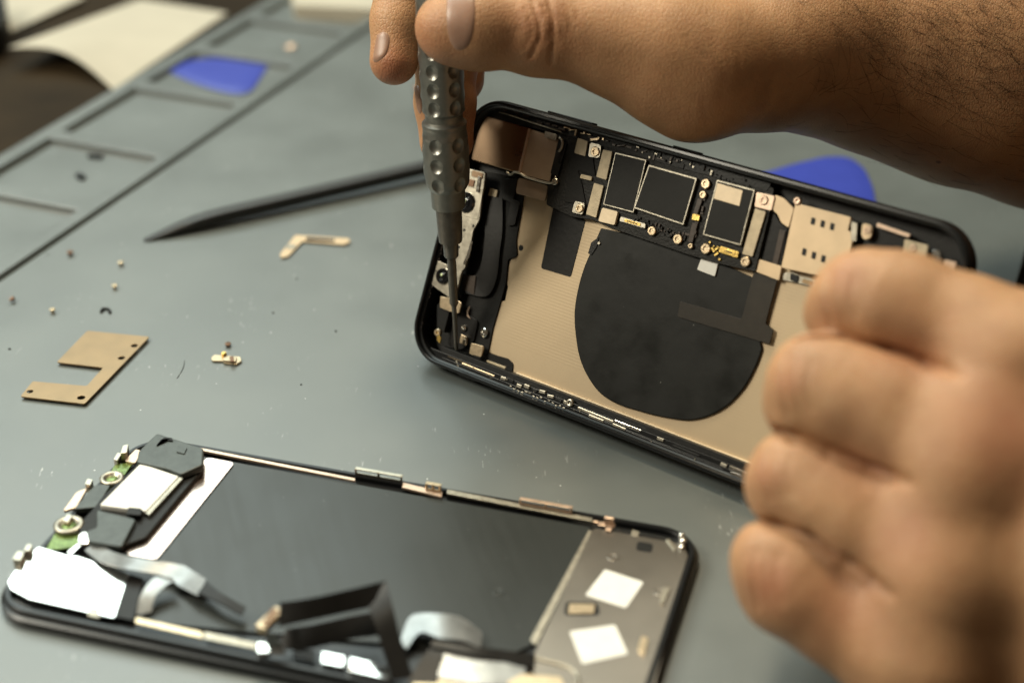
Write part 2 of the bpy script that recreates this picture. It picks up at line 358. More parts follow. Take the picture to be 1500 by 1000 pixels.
def sheet(name, px, label, lift, bow, cat='paper', thick=.5, zbase=.4):
    """a loose paper: outline measured on the table, gently bowed"""
    P = [TF.at(x, y, 2) for x, y in px]          # four corners: near-left, near-right, far-right, far-left
    a, b, c, d = [np.array(p) for p in P]; n = 24; V = []; F = []
    for k in (0, 1):
        for i in range(n + 1):
            for j in range(n + 1):
                s, t = i / n, j / n; q = (1 - s) * (1 - t) * a + s * (1 - t) * b + s * t * c + (1 - s) * t * d
                z = zbase + lift(s, t) + k * thick
                q = q + bow(s, t)
                V.append(TF.p3(q[0], q[1], z))
    m = (n + 1) ** 2; I = lambda k, i, j: k * m + i * (n + 1) + j
    for i in range(n):
        for j in range(n):
            F.append([I(1, i, j), I(1, i + 1, j), I(1, i + 1, j + 1), I(1, i, j + 1)]); F.append([I(0, i, j + 1), I(0, i + 1, j + 1), I(0, i + 1, j), I(0, i, j)])
    for i in range(n):
        F += [[I(0, i, 0), I(0, i + 1, 0), I(1, i + 1, 0), I(1, i, 0)], [I(1, i, n), I(1, i + 1, n), I(0, i + 1, n), I(0, i, n)],
              [I(1, 0, i), I(1, 0, i + 1), I(0, 0, i + 1), I(0, 0, i)], [I(0, n, i), I(0, n, i + 1), I(1, n, i + 1), I(1, n, i)]]
    o = mesh(name, V, F, 'paper', smooth=True); o.modifiers.new('edge', 'EDGE_SPLIT').split_angle = .9; tag(o, label, cat); return o
# booklet: near edge sags in a curve between the left tip and the mat
sheet('paper_sheet', [(18, 96), (166, 128), (332, 16), (205, -4)], 'cream paper sheet with curled near edge lying beside the mat edge',
      lambda s, t: 9 * (1 - s) ** 2 * (1 - t) + 6 * math.sin(math.pi * s) * (1 - t) ** 2, lambda s, t: np.array([0, 8 * math.sin(math.pi * s) * (1 - t)]))
sheet('paper_sheet', [(-40, 52), (8, 46), (125, -2), (-40, -30)], 'cream paper in the far top left corner behind the curled sheet', lambda s, t: 2. * t, lambda s, t: np.zeros(2))
def back_folder():
    poly = [TF.at(x, y, 8) for x, y in ((430, 8), (640, 17), (900, -2), (820, -60), (420, -40))]
    o = mesh('card_box', *prism_vf(TF, poly, .3, 8)[:2], 'paper', bevel=.6); tag(o, 'pale cream card box lying behind the far end of the mat', 'box')
back_folder()
def dark_box():
    poly = [TF.at(x, y, 0) for x, y in ((-60, 98), (8, 84), (16, 52), (12, 30), (-60, 40))]
    o = mesh('small_box', *prism_vf(TF, rounded(poly, 4), .3, 14)[:2], 'cavity', bevel=1.5); tag(o, 'small black box at the far left picture edge beside the papers', 'box')
dark_box()
# ------------------------------------------------------------------ blue picks
def pick(px, label, z=-2.6, rr=15):
    fr = Frame((0, 0, z), (1, 0, 0), (0, 1, 0)); poly = rounded([fr.at(x, y, .8) for x, y in px], rr, 8)
    c = np.mean(poly, 0); V = []; F = []; n = len(poly)
    rings = [(1, .25), (1, .55), (.94, .8), (.6, 1.0), (.2, 1.0)]
    poly = ccw(poly)
    for k, h in rings: V += [fr.p3(*(c + (np.array(p) - c) * k), h) for p in poly]
    for r in range(len(rings) - 1):
        F += [[r * n + i, r * n + (i + 1) % n, (r + 1) * n + (i + 1) % n, (r + 1) * n + i] for i in range(n)]
    F += [[(len(rings) - 1) * n + i for i in range(n)], list(range(n))[::-1]]
    o = mesh('opening_pick', V, F, 'blue', smooth=True); o.modifiers.new('edge', 'EDGE_SPLIT').split_angle = .7
    tag(o, label, 'opening pick', 'blue opening picks')
pick([(236, 98), (296, 84), (400, 84), (362, 142), (290, 124)], 'blue plastic opening pick lying in a recessed tray of the mat')
pick([(1085, 263), (1160, 240), (1212, 228), (1244, 229), (1266, 245), (1279, 274), (1285, 315), (1180, 335)], 'blue plastic opening pick lying behind the raised phone shell', 0.05, 5)
# ------------------------------------------------------------------ black stick (spudger)
def spudger():
    fr = Frame((0, 0, 0), (1, 0, 0), (0, 1, 0))
    a = np.array([*fr.at(211, 351, .6), .9]); b = np.array([*fr.at(820, 207, 3.2), 3.3]); d = (b - a) / np.linalg.norm(b - a)
    L = np.linalg.norm(b - a); side = np.cross([0, 0, 1.], d); side /= np.linalg.norm(side); up = np.cross(d, side)
    V, F = [], []; n = 12
    st = [(0, 1.0, .3), (1.2, 1.3, .42), (6, 1.9, 1.0), (12, 2.4, 1.8), (18, 2.75, 2.4), (23, 2.85, 2.65), (28, 2.85, 2.7), (L, 2.85, 2.7)]
    for s, w, h in st:
        for k in range(n):
            an = 2 * math.pi * (k + .5) / n; x, y = math.cos(an), math.sin(an); q = 1 / max(abs(x), abs(y)) ** .25
            V.append(a + d * s + side * x * w * q + np.array([0, 0, h + .05 - a[2]]) + up * y * h * q * .86)
    for i in range(len(st) - 1):
        F += [[i * n + k, i * n + (k + 1) % n, (i + 1) * n + (k + 1) % n, (i + 1) * n + k] for k in range(n)]
    F += [list(range(n))[::-1], [(len(st) - 1) * n + k for k in range(n)]]
    o = mesh('spudger', V, F, 'pen', smooth=True); o.modifiers.new('edge', 'EDGE_SPLIT').split_angle = .75
    tag(o, 'long black nylon prying stick with pointed flat tip lying on the mat', 'prying tool')
spudger()
# ------------------------------------------------------------------ loose parts on the mat
def holed(fr, name, poly, holes, w, th, m, parent=None, bevel=.08):
    """plate with round holes (holes are cut by bridging the outline to each hole ring)"""
    bm = bmesh.new(); poly = ccw(poly)
    loops = [poly] + [[(u + r * math.cos(2 * math.pi * k / 16), v + r * math.sin(2 * math.pi * k / 16)) for k in range(16)] for u, v, r in holes]
    es = []
    for lp in loops:
        vs = [bm.verts.new(fr.p3(u, v, w)) for u, v in lp]
        es += [bm.edges.new((vs[i], vs[(i + 1) % len(vs)])) for i in range(len(vs))]
    bmesh.ops.triangle_fill(bm, use_beauty=True, use_dissolve=False, edges=es, normal=fr.N)
    # drop triangles that fill the holes
    for f in list(bm.faces):
        c = np.array(f.calc_center_median()) - fr.o; u, v = c @ fr.U, c @ fr.V
        if any((u - a) ** 2 + (v - b) ** 2 < (r * .8) ** 2 for a, b, r in holes): bm.faces.remove(f)
    for f in bm.faces:
        f.normal_update()
        if np.array(f.normal) @ fr.N < 0: f.normal_flip()
    r = bmesh.ops.extrude_face_region(bm, geom=list(bm.faces))
    top_faces = [f for f in bm.faces]
    dn = -fr.N * th
    for v in [g for g in r['geom'] if isinstance(g, bmesh.types.BMVert)]: v.co = v.co + type(v.co)(dn)
    bmesh.ops.recalc_face_normals(bm, faces=bm.faces)
    bmesh.ops.dissolve_limit(bm, angle_limit=.005, verts=bm.verts, edges=bm.edges)
    bm.verts.index_update(); V = [np.array(v.co) for v in bm.verts]; F = [[v.index for v in f.verts] for f in bm.faces]; bm.free()
    return mesh(name, V, F, m, parent, bevel=bevel)
def px_list(fr, pts, w): return [fr.at(x, y, w) for x, y in pts]
def hole(fr, x, y, w, r): return (*fr.at(x, y, w), r)
sh = holed(GF, 'shield_plate', rounded(px_list(GF, [(128, 484), (219, 493), (124, 591), (30, 580), (48, 558), (127, 565), (151, 538), (83, 530)], 1.1), .6),
           [hole(GF, 197, 506, 1.1, 1.0), hole(GF, 178, 524, 1.1, 1.0), hole(GF, 119, 582, 1.1, 1.1), hole(GF, 44, 573, 1.1, .9)], 1.1, .45, 'bronze')
tag(sh, 'bronze metal shield plate with a notch and screw holes on the mat', 'shield plate')
sp = plate(GF, 'contact_strip', [(412, 377), (410, 372), (433, 344), (444, 345), (511, 349), (513, 354), (504, 358), (470, 355), (443, 353), (422, 375)], .8, .4, 'bronzelight', r=.35, bevel=.06)
tag(sp, 'thin rose copper L shaped contact strip below the prying stick', 'metal strip')
def strip_parts():
    plate(GF, 'slot', [(449, 347), (490, 350), (490, 354), (448, 352)], .9, .1, 'flex', sp, r=.3, bevel=.02)
    plate(GF, 'pad', [(421, 358), (434, 358), (431, 364), (419, 364)], .9, .1, 'dsteel', sp, r=.3, bevel=.02)
strip_parts()
cl = thing('clip_bracket', 'tiny pale gold clip bracket with a stud on the mat', 'bracket', (*GF.at(332, 528), 0))
plate(GF, 'base', [(309, 524), (314, 519), (335, 521), (352, 522), (354, 528), (346, 533), (328, 531), (326, 528), (311, 528)], .7, .5, 'goldpale', cl, r=.4)
plate(GF, 'tab', [(328, 520), (347, 522), (345, 529), (326, 527)], 1.4, .5, 'goldpale', cl, r=.4)
disc(GF, 'stud', 328, 516, 2.2, .75, 1.8, 'gold', cl)
plate(GF, 'spring', [(336, 522), (342, 521), (343, 528), (338, 529)], 2.0, .5, 'brown', cl, r=.3)
# screws strewn on the mat
def screw_thing(x, y, m, label, r=.85, h=1.5, tilt=0, group='tiny screws strewn on the mat', ring=False):
    prof = [(0.05, r * .55), (h * .55, r * .55), (h * .56, r), (h * .95, r), (h, r * .85)] + ([(h, r * .45), (h * .7, r * .4)] if ring else [(h, r * .3), (h * .85, r * .25)])
    c = np.array([*GF.at(x, y, .5), 0]); ax = np.array([math.sin(tilt), .3 * math.sin(tilt), math.cos(tilt)])
    V, F = lathe_vf(c + np.array([0, 0, r * abs(math.sin(tilt))]), ax, prof, 14)
    o = mesh('screw', V, F, m, smooth=True); o.modifiers.new('edge', 'EDGE_SPLIT').split_angle = .6
    tag(o, label, 'screw', group); return o
screw_thing(103, 372, 'brown', 'dark bronze screw nearest the long groove of the mat', 1.0)
screw_thing(177, 387, 'goldpale', 'pale gold screw nearest the tip of the black prying stick', .9)
screw_thing(168, 421, 'goldpale', 'gold screw between the pale gold screw and the small black hook', .85)
screw_thing(77, 456, 'goldpale', 'gold screw just above the bronze shield plate', .85)
screw_thing(14, 441, 'brown', 'dark gold screw lying on its side nearest the left picture edge', .8, 1.6, 1.2)
screw_thing(334, 505, 'brown', 'copper ring shaped screw beside the gold clip bracket', .9, 1.1, 0, ring=True)
def hook():
    P = [np.array([*GF.at(x, y, .4), .45]) for x, y in ((148, 457), (150, 453), (155, 452), (160, 454), (161, 458))]
    o = mesh('wire_hook', *tube_vf(smoothpath(P, 4), .45, 6), 'black', smooth=True); tag(o, 'tiny black bent hook above the bronze shield plate', 'clip')
    P = [np.array([*GF.at(x, y, .15), .14]) for x, y in ((270, 528), (269, 536), (265, 545), (259, 554))]
    o = mesh('stray_hair', *tube_vf(smoothpath(P, 5), .07, 5), 'hair', smooth=True); tag(o, 'single short dark hair lying on the grey mat', 'hair')
hook()
for x, y, a, l in ((140, 229, 5.6, 'black clip lying flat in the nearest left tray, farther one'), (118, 259, 4.6, 'black clip lying slanted in the nearest left tray, nearer one')):
    fr = Frame((0, 0, -2.6), (1, 0, 0), (0, 1, 0)); u, v = fr.at(x, y, .6)
    o = mesh('black_clip', *prism_vf(fr, rounded(rot_rect(u, v, a, 2.4, -.2 if x > 130 else -.9), .6), .03, 1.5)[:2], 'black', bevel=.3); tag(o, l, 'clip', 'black clips in the mat tray')
for x, y, r in ((400, 458, .35), (14, 511, .4), (492, 485, .35), (441, 563, .3), (70, 372, .3), (435, 408, .3)):
    V, F = lathe_vf((*GF.at(x, y, .1), .02), (0, 0, 1), [(0, r), (r * .5, r), (r, r * .4)], 7)
    o = mesh('crumb', V, F, 'black'); tag(o, 'minute dark crumb lying on the grey mat', 'crumb', 'dark crumbs on the mat')
o = mesh('copper_washer', *lathe_vf((*GF.at(425, 60, .5), -2.55), (0, 0, 1), [(0, 2.6), (.7, 2.6), (1, 2.2), (1, 1), (.6, .9)], 20), 'copper', smooth=True)
tag(o, 'small copper round disc in the far end tray of the mat', 'washer')
# ------------------------------------------------------------------ the opened phone held upright
ph = thing('phone_shell', 'opened black phone shell held upright showing bronze tray and circuit board', 'phone', PF.p3(75, 0, -8))
Lp, Wp_, Rc = 148.6, 75.7, 11.0
def rr_path(o, L=Lp, Wd=Wp_, R=Rc, n=10):
    r = max(R - o, .3); out = []
    for cx, cy, a0 in ((L - R, R, -90), (L - R, Wd - R, 0), (R, Wd - R, 90), (R, R, 180)):
        for k in range(n + 1):
            a = math.radians(a0 + 90 * k / n); out.append((cx + r * math.cos(a), cy + r * math.sin(a)))
    return out
def swept(fr, name, prof, m, parent, L=Lp, Wd=Wp_, R=Rc, closed=True):
    V, F = [], []; n = len(rr_path(0))
    for o, w in prof: V += [fr.p3(u, v, w) for u, v in rr_path(o, L, Wd, R)]
    k = len(prof)
    for i in range(k if closed else k - 1):
        j = (i + 1) % k; F += [[i * n + q, i * n + (q + 1) % n, j * n + (q + 1) % n, j * n + q] for q in range(n)]
    o = mesh(name, V, F, m, parent, smooth=True); o.modifiers.new('edge', 'EDGE_SPLIT').split_angle = .55
    return o
swept(PF, 'side_frame', [(1.15, -.05), (.55, -.15), (.2, -.7), (0, -1.8), (0, -5.6), (.3, -6.7), (.95, -7.4), (1.9, -7.4), (1.9, -1.5), (1.75, -1.4), (1.5, -1.2), (1.4, -.35)][::-1], 'frame', ph)
swept(PF, 'inner_ledge', [(1.7, -1.45), (2.0, -1.52), (2.15, -1.75), (2.2, -6.6), (1.85, -6.6), (1.85, -1.9)][::-1], 'cavity', ph)
V, F, U = prism_vf(PF, rr_path(.7), -8.2, -7.35); mesh('back_glass', V, F, 'frame', ph, bevel=.5)
V, F, U = prism_vf(PF, rr_path(2.62), -7.3, -6.5); mesh('floor_panel', V, F, 'cavity', ph)
P_ = lambda name, px, w, th, m, **k: plate(PF, name, px, w, th, m, ph, **k)
B_ = lambda px, w: [PF.at(x, y, w) for x, y in px]
# bronze tray
wt = -5.7
jag = [(768, 288), (765, 312), (760, 334), (757, 352), (759, 374), (749, 377), (746, 388), (743, 414), (744, 420), (740, 440), (734, 442), (729, 455), (724, 478), (718, 503), (716, 516), (744, 526), (752, 534), (752, 545)]
pj = [PF.at(x, y, wt) for x, y in jag]
tray_poly = pj + [(pj[-1][0] + 1, 5.4), (138, 5.4), (138, 58), (60, 66), (pj[0][0], pj[0][1])]
V, F, U = prism_vf(PF, tray_poly, wt - .5, wt); tray = mesh('bronze_tray', V, F, 'tray', ph, uv=U, bevel=.05)
u0 = pj[-1][0] + 1.5
multi(PF, 'tray_lip', [(rect(u0, 5.35, 137, 5.75), -6.0, wt + .9)], 'padlight', ph, .1)
disc(PF, 'tray_hole', 763, 363, wt + .05, .85, .1, 'cavity', ph)
P_('corner_cover', [(712, 516), (744, 525), (752, 533), (750, 546), (716, 532)], wt + .35, .8, 'foam', r=.7)
P_('corner_label', [(713, 527), (741, 537), (738, 543), (711, 533)], wt + .5, .25, 'pad')
P_('slot_tape', [(811, 300), (858, 322), (836, 406), (792, 393)], wt + .12, .15, 'flex', r=.8)
# wireless charging coil
coil_px = [(880, 334), (866, 366), (853, 398), (844, 434), (841, 465), (844, 500), (850, 528), (862, 554), (880, 577), (905, 592), (930, 600), (955, 607), (985, 613), (1012, 615), (1040, 608), (1066, 593), (1090, 567), (1106, 538), (1116, 512), (1112, 488), (1133, 420), (1000, 360)]
coil_px = [tuple(p[:2]) for p in smoothpath([(*p, 0) for p in coil_px[:19]], 4)] + coil_px[19:]
coil = P_('charging_coil', coil_px, wt + .75, .7, 'coil', r=.3, bevel=.3)
K['coil2'] = mat('coil cable', (.021, .0165, .011), .45, 0, .15, .3, .1, .6, spec=.3)
P_('coil_cable', [(996, 441), (1086, 467), (1104, 398), (1139, 408), (1121, 474), (1133, 483), (1127, 504), (992, 464)], wt + 1.1, .35, 'coil2', r=.5)
P_('white_tab', [(1021, 395), (1027, 378), (1052, 384), (1047, 405)], wt + 1.25, .4, 'white', r=.3)
P_('coil_notch', [(861, 371), (866, 355), (877, 347), (874, 362), (866, 374)], wt + 1.0, .5, 'cavity', r=.3)
disc(PF, 'coil_dot', 877, 356, wt + 1.15, .45, .3, 'dsteel', ph)
# ---- left end: front camera rail, flex
P_('haptic_cover', [(704, 250), (770, 262), (763, 312), (756, 352), (757, 376), (744, 380), (741, 414), (732, 446), (722, 480), (714, 520), (690, 508), (684, 470), (676, 440), (690, 360), (700, 300)], -5.2, 1.2, 'foam', r=.8)
def curved_flex():
    pts = [((712, 286), (736, 290)), ((711, 330), (736, 336)), ((709, 362), (732, 370)), ((702, 396), (727, 410)), ((690, 405), (712, 434)), ((678, 401), (678, 428))]
    pairs = [(PF.p3(*PF.at(*a, -4.3 + .4 * math.sin(i)), -4.3 + .4 * math.sin(i)), PF.p3(*PF.at(*b, -4.3), -4.3)) for i, (a, b) in enumerate(pts)]
    ribbon('curved_flex', pairs, 'flex', ph, .25)
curved_flex()
P_('flex_end', [(678, 402), (697, 404), (694, 432), (677, 424)], -4.0, .3, 'flexbrown', r=.4)
P_('camera_bracket', [(672, 296), (706, 288), (702, 322), (693, 338), (686, 378), (681, 392), (676, 398), (668, 430), (664, 440), (632, 417), (640, 381), (655, 388), (664, 345)], -1.5, .8, 'steel', r=.5)
P_('bracket_strip', [(645, 434), (668, 438), (676, 444), (672, 459), (658, 456), (644, 450)], -1.9, .5, 'goldpale', r=.3)
for x, y in ((675, 349), (680, 337), (672, 362), (693, 331)): disc(PF, 'rivet_hole', x, y, -1.44, .42, .1, 'cavity', ph)
P_('bracket_rib', [(684, 372), (690, 352), (692, 354), (687, 376), (680, 388), (678, 386)], -1.1, .5, 'silver', r=.2)
def lens(px, py, r, name, w=-.7):
    u, v = PF.at(px, py, w); V, F = lathe_vf(PF.p3(u, v, w), PF.N, [(-1.6, r), (-.3, r), (0, r * .92), (0, r * .62), (-.35, r * .52)], 28)
    o = mesh(name, V, F, 'lens', ph, smooth=True); o.modifiers.new('edge', 'EDGE_SPLIT').split_angle = .5
    V, F = lathe_vf(PF.p3(u, v, w - .3), PF.N, [(-.2, r * .5), (0, r * .5), (.12, r * .3), (.16, r * .02)], 20); g = mesh('lens_glass', V, F, 'lens', o, smooth=True)
    V, F = lathe_vf(PF.p3(u - .12 * r, v + .1 * r, w - .14), PF.N, [(0, r * .2), (.08, r * .16)], 12); mesh('lens_glint', V, F, 'lensg', o, smooth=True)  # small off-centre disc: the reflection in the lens, painted on
lens(647, 404, 2.25, 'dot_projector_lens'); lens(681, 296, 2.9, 'camera_lens')
P_('lens_base', [(672, 268), (708, 276), (700, 322), (664, 312)], -1.4, .6, 'steel', r=.6)
P_('ambient_sensor', [(682, 246), (711, 253), (708, 279), (678, 272)], -1.3, .9, 'dsteel', r=.5)
P_('sensor_window', [(692, 249), (708, 254), (706, 262), (690, 258)], -1.1, .3, 'bronzed', r=.3)
P_('sensor_coil', [(687, 262), (695, 264), (693, 274), (685, 272)], -1.0, .4, 'brown', r=.3)
P_('sensor_pin', [(700, 258), (704, 259), (701, 282), (697, 281)], -.9, .4, 'silver', r=.2)
P_('bronze_pad', [(718, 275), (729, 279), (725, 295), (713, 291)], -4.2, .4, 'pad', r=.2)
P_('rail_wall', [(650, 440), (658, 456), (650, 488), (640, 480), (640, 446)], -2.6, 2.4, 'foam', r=.6)
P_('antenna_flex', [(668, 448), (690, 464), (700, 470), (694, 500), (676, 512), (658, 508), (662, 470)], -4.6, .5, 'flex', r=.8)
P_('copper_sliver', [(683, 455), (688, 448), (685, 460), (689, 467), (684, 463)], -4.3, .3, 'copper', r=.1)
def pscrew(px, py, w, r=1.35, m='goldpale', name='screw'):
    prof = [(-1, r), (-.2, r), (0, r * .8), (0, r * .42), (-.35, r * .36), (-.4, .02)]
    return disc(PF, name, px, py, w, r, 1, m, ph, prof=prof)
pscrew(640, 487, -1.5, 1.1); pscrew(678, 480, -3.8, .9, 'silver'); pscrew(708, 487, -4.2, 1.3, 'silver')
P_('antenna_tab', [(675, 489), (684, 494), (683, 506), (673, 502)], -3.6, .7, 'goldpale', r=.3); pscrew(680, 500, -3.4, .7, 'steel')
P_('gold_square', [(690, 502), (708, 507), (705, 523), (687, 518)], -3.3, .6, 'goldpale', r=.5)
P_('ground_spring', [(640, 486), (646, 495), (644, 503), (640, 498)], -1.6, .5, 'gold', r=.2)
# ---- lower rail with clips
def lower_rail():
    multi(PF, 'lower_ledge', [(rounded([(7, 4.1), (11, 1.95), (141, 1.95), (141, 4.1)], .5), -2.3, -1.6), (rect(12, 2.55, 140, 2.8), -1.7, -1.42)], 'frame', ph, .1)
    multi(PF, 'rail_channel', [(rect(10, 4.0, 140, 5.5), -5.2, -2.6)], 'cavity', ph, .1)
    def bar(nm, a, b, wd, m, w=-1.3, th=.7, bev=.12):
        (u0, v0), (u1, v1) = PF.at(*a, w), PF.at(*b, w)
        return multi(PF, nm, [(rot_rect((u0 + u1) / 2, (v0 + v1) / 2, math.hypot(u1 - u0, v1 - v0), wd, math.atan2(v1 - v0, u1 - u0)), w - th, w)], m, ph, bev)
    bar('contact_rail', (655, 521), (690, 535), .55, 'goldpale', -1.6); bar('contact_rail', (676, 532), (724, 551), .5, 'goldpale', -1.5); bar('contact_rail', (668, 528), (672, 540), .5, 'dsteel', -1.5)
    random.seed(3); n = 9
    for k in range(n):
        t = k / (n - 1); x, y = 737 + 92 * t, 555 + 33 * t + random.uniform(-2, 2); u, v = PF.at(x, y, -1.3)
        multi(PF, 'clip_block', [(rounded(rot_rect(u, v, random.uniform(1.5, 2.2), random.uniform(.8, 1.1), random.uniform(-.25, .25)), .25), -2.2, -1.3 + random.uniform(-.15, .2))], 'dsteel' if k % 3 != 1 else 'cavity', ph, .18)
    polys = []
    for k in range(15):
        t = k / 14; u, v = PF.at(748 + 78 * t, 566 + 31 * t + random.uniform(-2, 2), -1.4); polys.append((rot_rect(u, v, random.uniform(.5, 1.0), .4, random.uniform(-.3, .3)), -2, -1.4 + random.uniform(-.1, .15)))
    multi(PF, 'clip_teeth', polys, 'dsteel', ph, .08)
    u, v = PF.at(834, 590, -1.1); V, F = lathe_vf(PF.p3(u, v, -1.1), PF.N, [(-.8, 1.1), (-.15, 1.1), (0, .9), (0, .45), (-.2, .4), (-.2, .02)], 16); mesh('rail_screw', V, F, 'steel', ph, smooth=True)
    bar('rail_bar', (846, 597), (898, 618), .75, 'steel'); bar('rail_bar', (900, 616), (938, 631), .7, 'silver'); bar('rail_bar', (862, 608), (884, 617), .7, 'steel'); bar('rail_bar', (897, 621), (916, 629), .7, 'steel')
    bar('rail_rib', (850, 604), (1060, 688), .35, 'frame', -1.45); bar('rail_bar', (962, 641), (972, 645), .8, 'dsteel'); bar('rail_bar', (985, 652), (1024, 668), .5, 'cavity', -1.2); bar('rail_bar', (1026, 666), (1056, 679), .8, 'dsteel', -1.8)
    bar('rail_bar', (1068, 684), (1098, 697), 1.0, 'silver', -1.2); bar('rail_bar', (1070, 692), (1092, 701), .8, 'silver', -1.2); bar('rail_bar', (1055, 679), (1064, 683), .9, 'dsteel', -1.2)
    polys = []
    for k in range(14):
        u = 8 + rng.random() * 100; polys.append((rot_rect(u, 2.1 + rng.random() * 1.8, .2 + rng.random() * .5, .1 + rng.random() * .15, rng.random() * 3), -1.6, -1.28))
    o = multi(PF, 'glue_residue', polys, 'dsteel', ph, 0); 
    polys = []
    for k in range(24):
        v = 8 + rng.random() * 50; polys.append((rot_rect(1.9 + rng.random() * .7, v, .1 + rng.random() * .2, .2 + rng.random() * .4, rng.random() * 3), -1.6, -1.28))
    multi(PF, 'edge_residue', polys, 'flexbrown', ph, 0)
lower_rail()
# buttons on the outer sides
multi(PF, 'side_button', [(rect(24, Wp_ - .05, 39, Wp_ + .5), -4.9, -2.4)], 'frame', ph, .22)
multi(PF, 'side_button', [(rect(64, Wp_ - .05, 72, Wp_ + .35), -4.9, -2.6)], 'frame', ph, .2)
multi(PF, 'volume_key', [(rect(18, -.45, 24, .05), -4.9, -2.6)], 'frame', ph, .2)
# ---- rear camera module at top left
cm = P_('rear_camera_can', [(697, 165), (775, 188), (760, 254), (690, 234)], -3.2, 2.8, 'bronzed', r=.5, bevel=.25)
P_('camera_plate', [(777, 189), (818, 203), (805, 266), (761, 255)], -3.4, 2.6, 'bronzemid', r=.5, bevel=.15)
P_('camera_seam', [(773.5, 188), (776.5, 189), (761.5, 254), (758.5, 253)], -2.95, .7, 'copper', bevel=.06)
def wire():
    pts = [(742, 252), (748, 256), (754, 252), (762, 254), (770, 259), (786, 264), (802, 268), (811, 267), (814, 258)]
    V, F = tube_vf(smoothpath([PF.p3(*PF.at(x, y, -2.7), -2.7) for x, y in pts], 5), .32, 7); mesh('camera_wire', V, F, 'steel', ph, smooth=True)
    pts = [(819, 201), (824, 206), (823, 216), (819, 222)]
    V, F = tube_vf(smoothpath([PF.p3(*PF.at(x, y, -2.6), -2.6) for x, y in pts], 5), .4, 7); mesh('camera_latch', V, F, 'dsteel', ph, smooth=True)
wire()
pscrew(812, 266, -2.5, .95, 'steel')
P_('bronze_tab', [(759, 260), (803, 272), (798, 295), (755, 283)], -4.6, .6, 'bronzemid', r=1.0)
P_('camera_socket', [(818, 206), (830, 210), (817, 258), (806, 254)], -3.0, 2.2, 'black', r=.4)
P_('camera_flex', [(826, 206), (850, 208), (842, 262), (818, 262)], -4.2, .8, 'flex', r=.6)
P_('camera_flex', [(736, 262), (758, 262), (752, 292), (762, 296), (754, 330), (742, 330), (748, 296), (730, 290)], -4.4, .5, 'flex', r=.6)
# ---- logic board
wb = -3.6
bd = P_('logic_board', [(802, 196), (838, 196), (1100, 262), (1134, 276), (1126, 318), (1106, 398), (1060, 388), (1010, 374), (900, 336), (868, 322), (838, 318), (800, 300), (803, 270)], wb, 1.2, 'board', r=.6, bevel=.12)
bb = lambda name, px, h, th, m, **k: plate(PF, name, px, wb + h, th, m, bd, **k)
for px, m in (([(846, 202), (861, 207), (857, 229), (841, 224)], 'pad'), ([(883, 219), (897, 222), (888, 264), (873, 259)], 'pad'), ([(870, 268), (884, 272), (873, 319), (858, 314)], 'pad'),
              ([(851, 255), (867, 259), (866, 265), (849, 261)], 'pad'), ([(1106, 305), (1122, 310), (1102, 376), (1087, 372)], 'pad')):
    bb('conductive_pad', px, .6, .5, m, r=.3)
bb('gold_pad', [(882, 304), (905, 310), (900, 330), (876, 324)], 1.0, .9, 'padlight', r=.5)
bb('gasket', [(836, 214), (868, 226), (872, 258), (846, 250), (852, 268), (858, 300), (826, 296), (832, 262)], .35, .3, 'foam', r=.5)
def chip(name, px, inset=.45, h=1.1):
    inset *= .78
    poly = ccw([PF.at(x, y, wb + h) for x, y in px]); c = np.mean(poly, 0)
    o = multi(PF, name, [(rounded(poly, .3), wb + .05, wb + h)], 'dsteel', bd, .1)
    inner = []
    n = len(poly)
    for i in range(n):          # move each corner inwards along its two edges
        a, b, d = np.array(poly[i - 1]), np.array(poly[i]), np.array(poly[(i + 1) % n])
        e1 = (b - a) / np.linalg.norm(b - a); e2 = (d - b) / np.linalg.norm(d - b)
        n1 = np.array([-e1[1], e1[0]]); n2 = np.array([-e2[1], e2[0]]); k = (n1 + n2) / (1 + n1 @ n2)
        inner.append(tuple(b + k * inset))
    multi(PF, 'chip_cover', [(inner, wb + h - .1, wb + h + .12)], 'chip', o, .05)
    return o
chip('chip_shield', [(901, 223), (947, 234), (928, 312), (883, 300)])
chip('chip_shield', [(950, 241), (1021, 261), (1001, 330), (928, 305)], .55)
c3 = chip('chip_shield', [(1050, 263), (1106, 278), (1085, 360), (1029, 344)], .5, 1.2)
plate(PF, 'beige_label', [(1051, 268), (1088, 279), (1083, 302), (1045, 291)], wb + 1.45, .2, 'padlight', c3)
def connector(px, m='steel'):
    poly = ccw([PF.at(x, y, wb + .7) for x, y in px]); c = np.mean(poly, 0)
    o = multi(PF, 'connector', [(rounded(poly, .35), wb, wb + .7)], m, bd, .1)
    multi(PF, 'contacts', [([tuple(c + (np.array(p) - c) * .62) for p in poly], wb + .6, wb + .85)], 'gold', o, .05)
    a, b = np.array(poly[0]), np.array(poly[1])
    multi(PF, 'pins', [([tuple(c + (np.array(p) - c) * np.array([.4, .2])) for p in poly], wb + .8, wb + .95)], 'flexbrown', o, .03)
connector([(909, 317), (946, 328), (945, 335), (907, 324)]); connector([(1055, 360), (1083, 369), (1080, 378), (1052, 369)], 'gold')
def bscrew(px, py, h=.9, r=1.3, m='goldpale'):
    prof = [(-1, r), (-.2, r), (0, r * .85), (0, r * .5), (-.3, r * .42), (-.3, .02)]
    return disc(PF, 'board_screw', px, py, wb + h, r, 1, m, bd, prof=prof)
for x, y, r in ((954, 338, 1.25), (992, 350, 1.35), (1033, 269, 1.3), (1029, 285, 1.0), (1033, 364, 1.4), (1091, 383, 1.3), (1011, 360, .7)): bscrew(x, y, r=r)
bb('screw_tab', [(864, 208), (881, 213), (878, 232), (861, 230)], .9, .6, 'steel', r=.8); bscrew(871, 222, 1.3, 1.35)
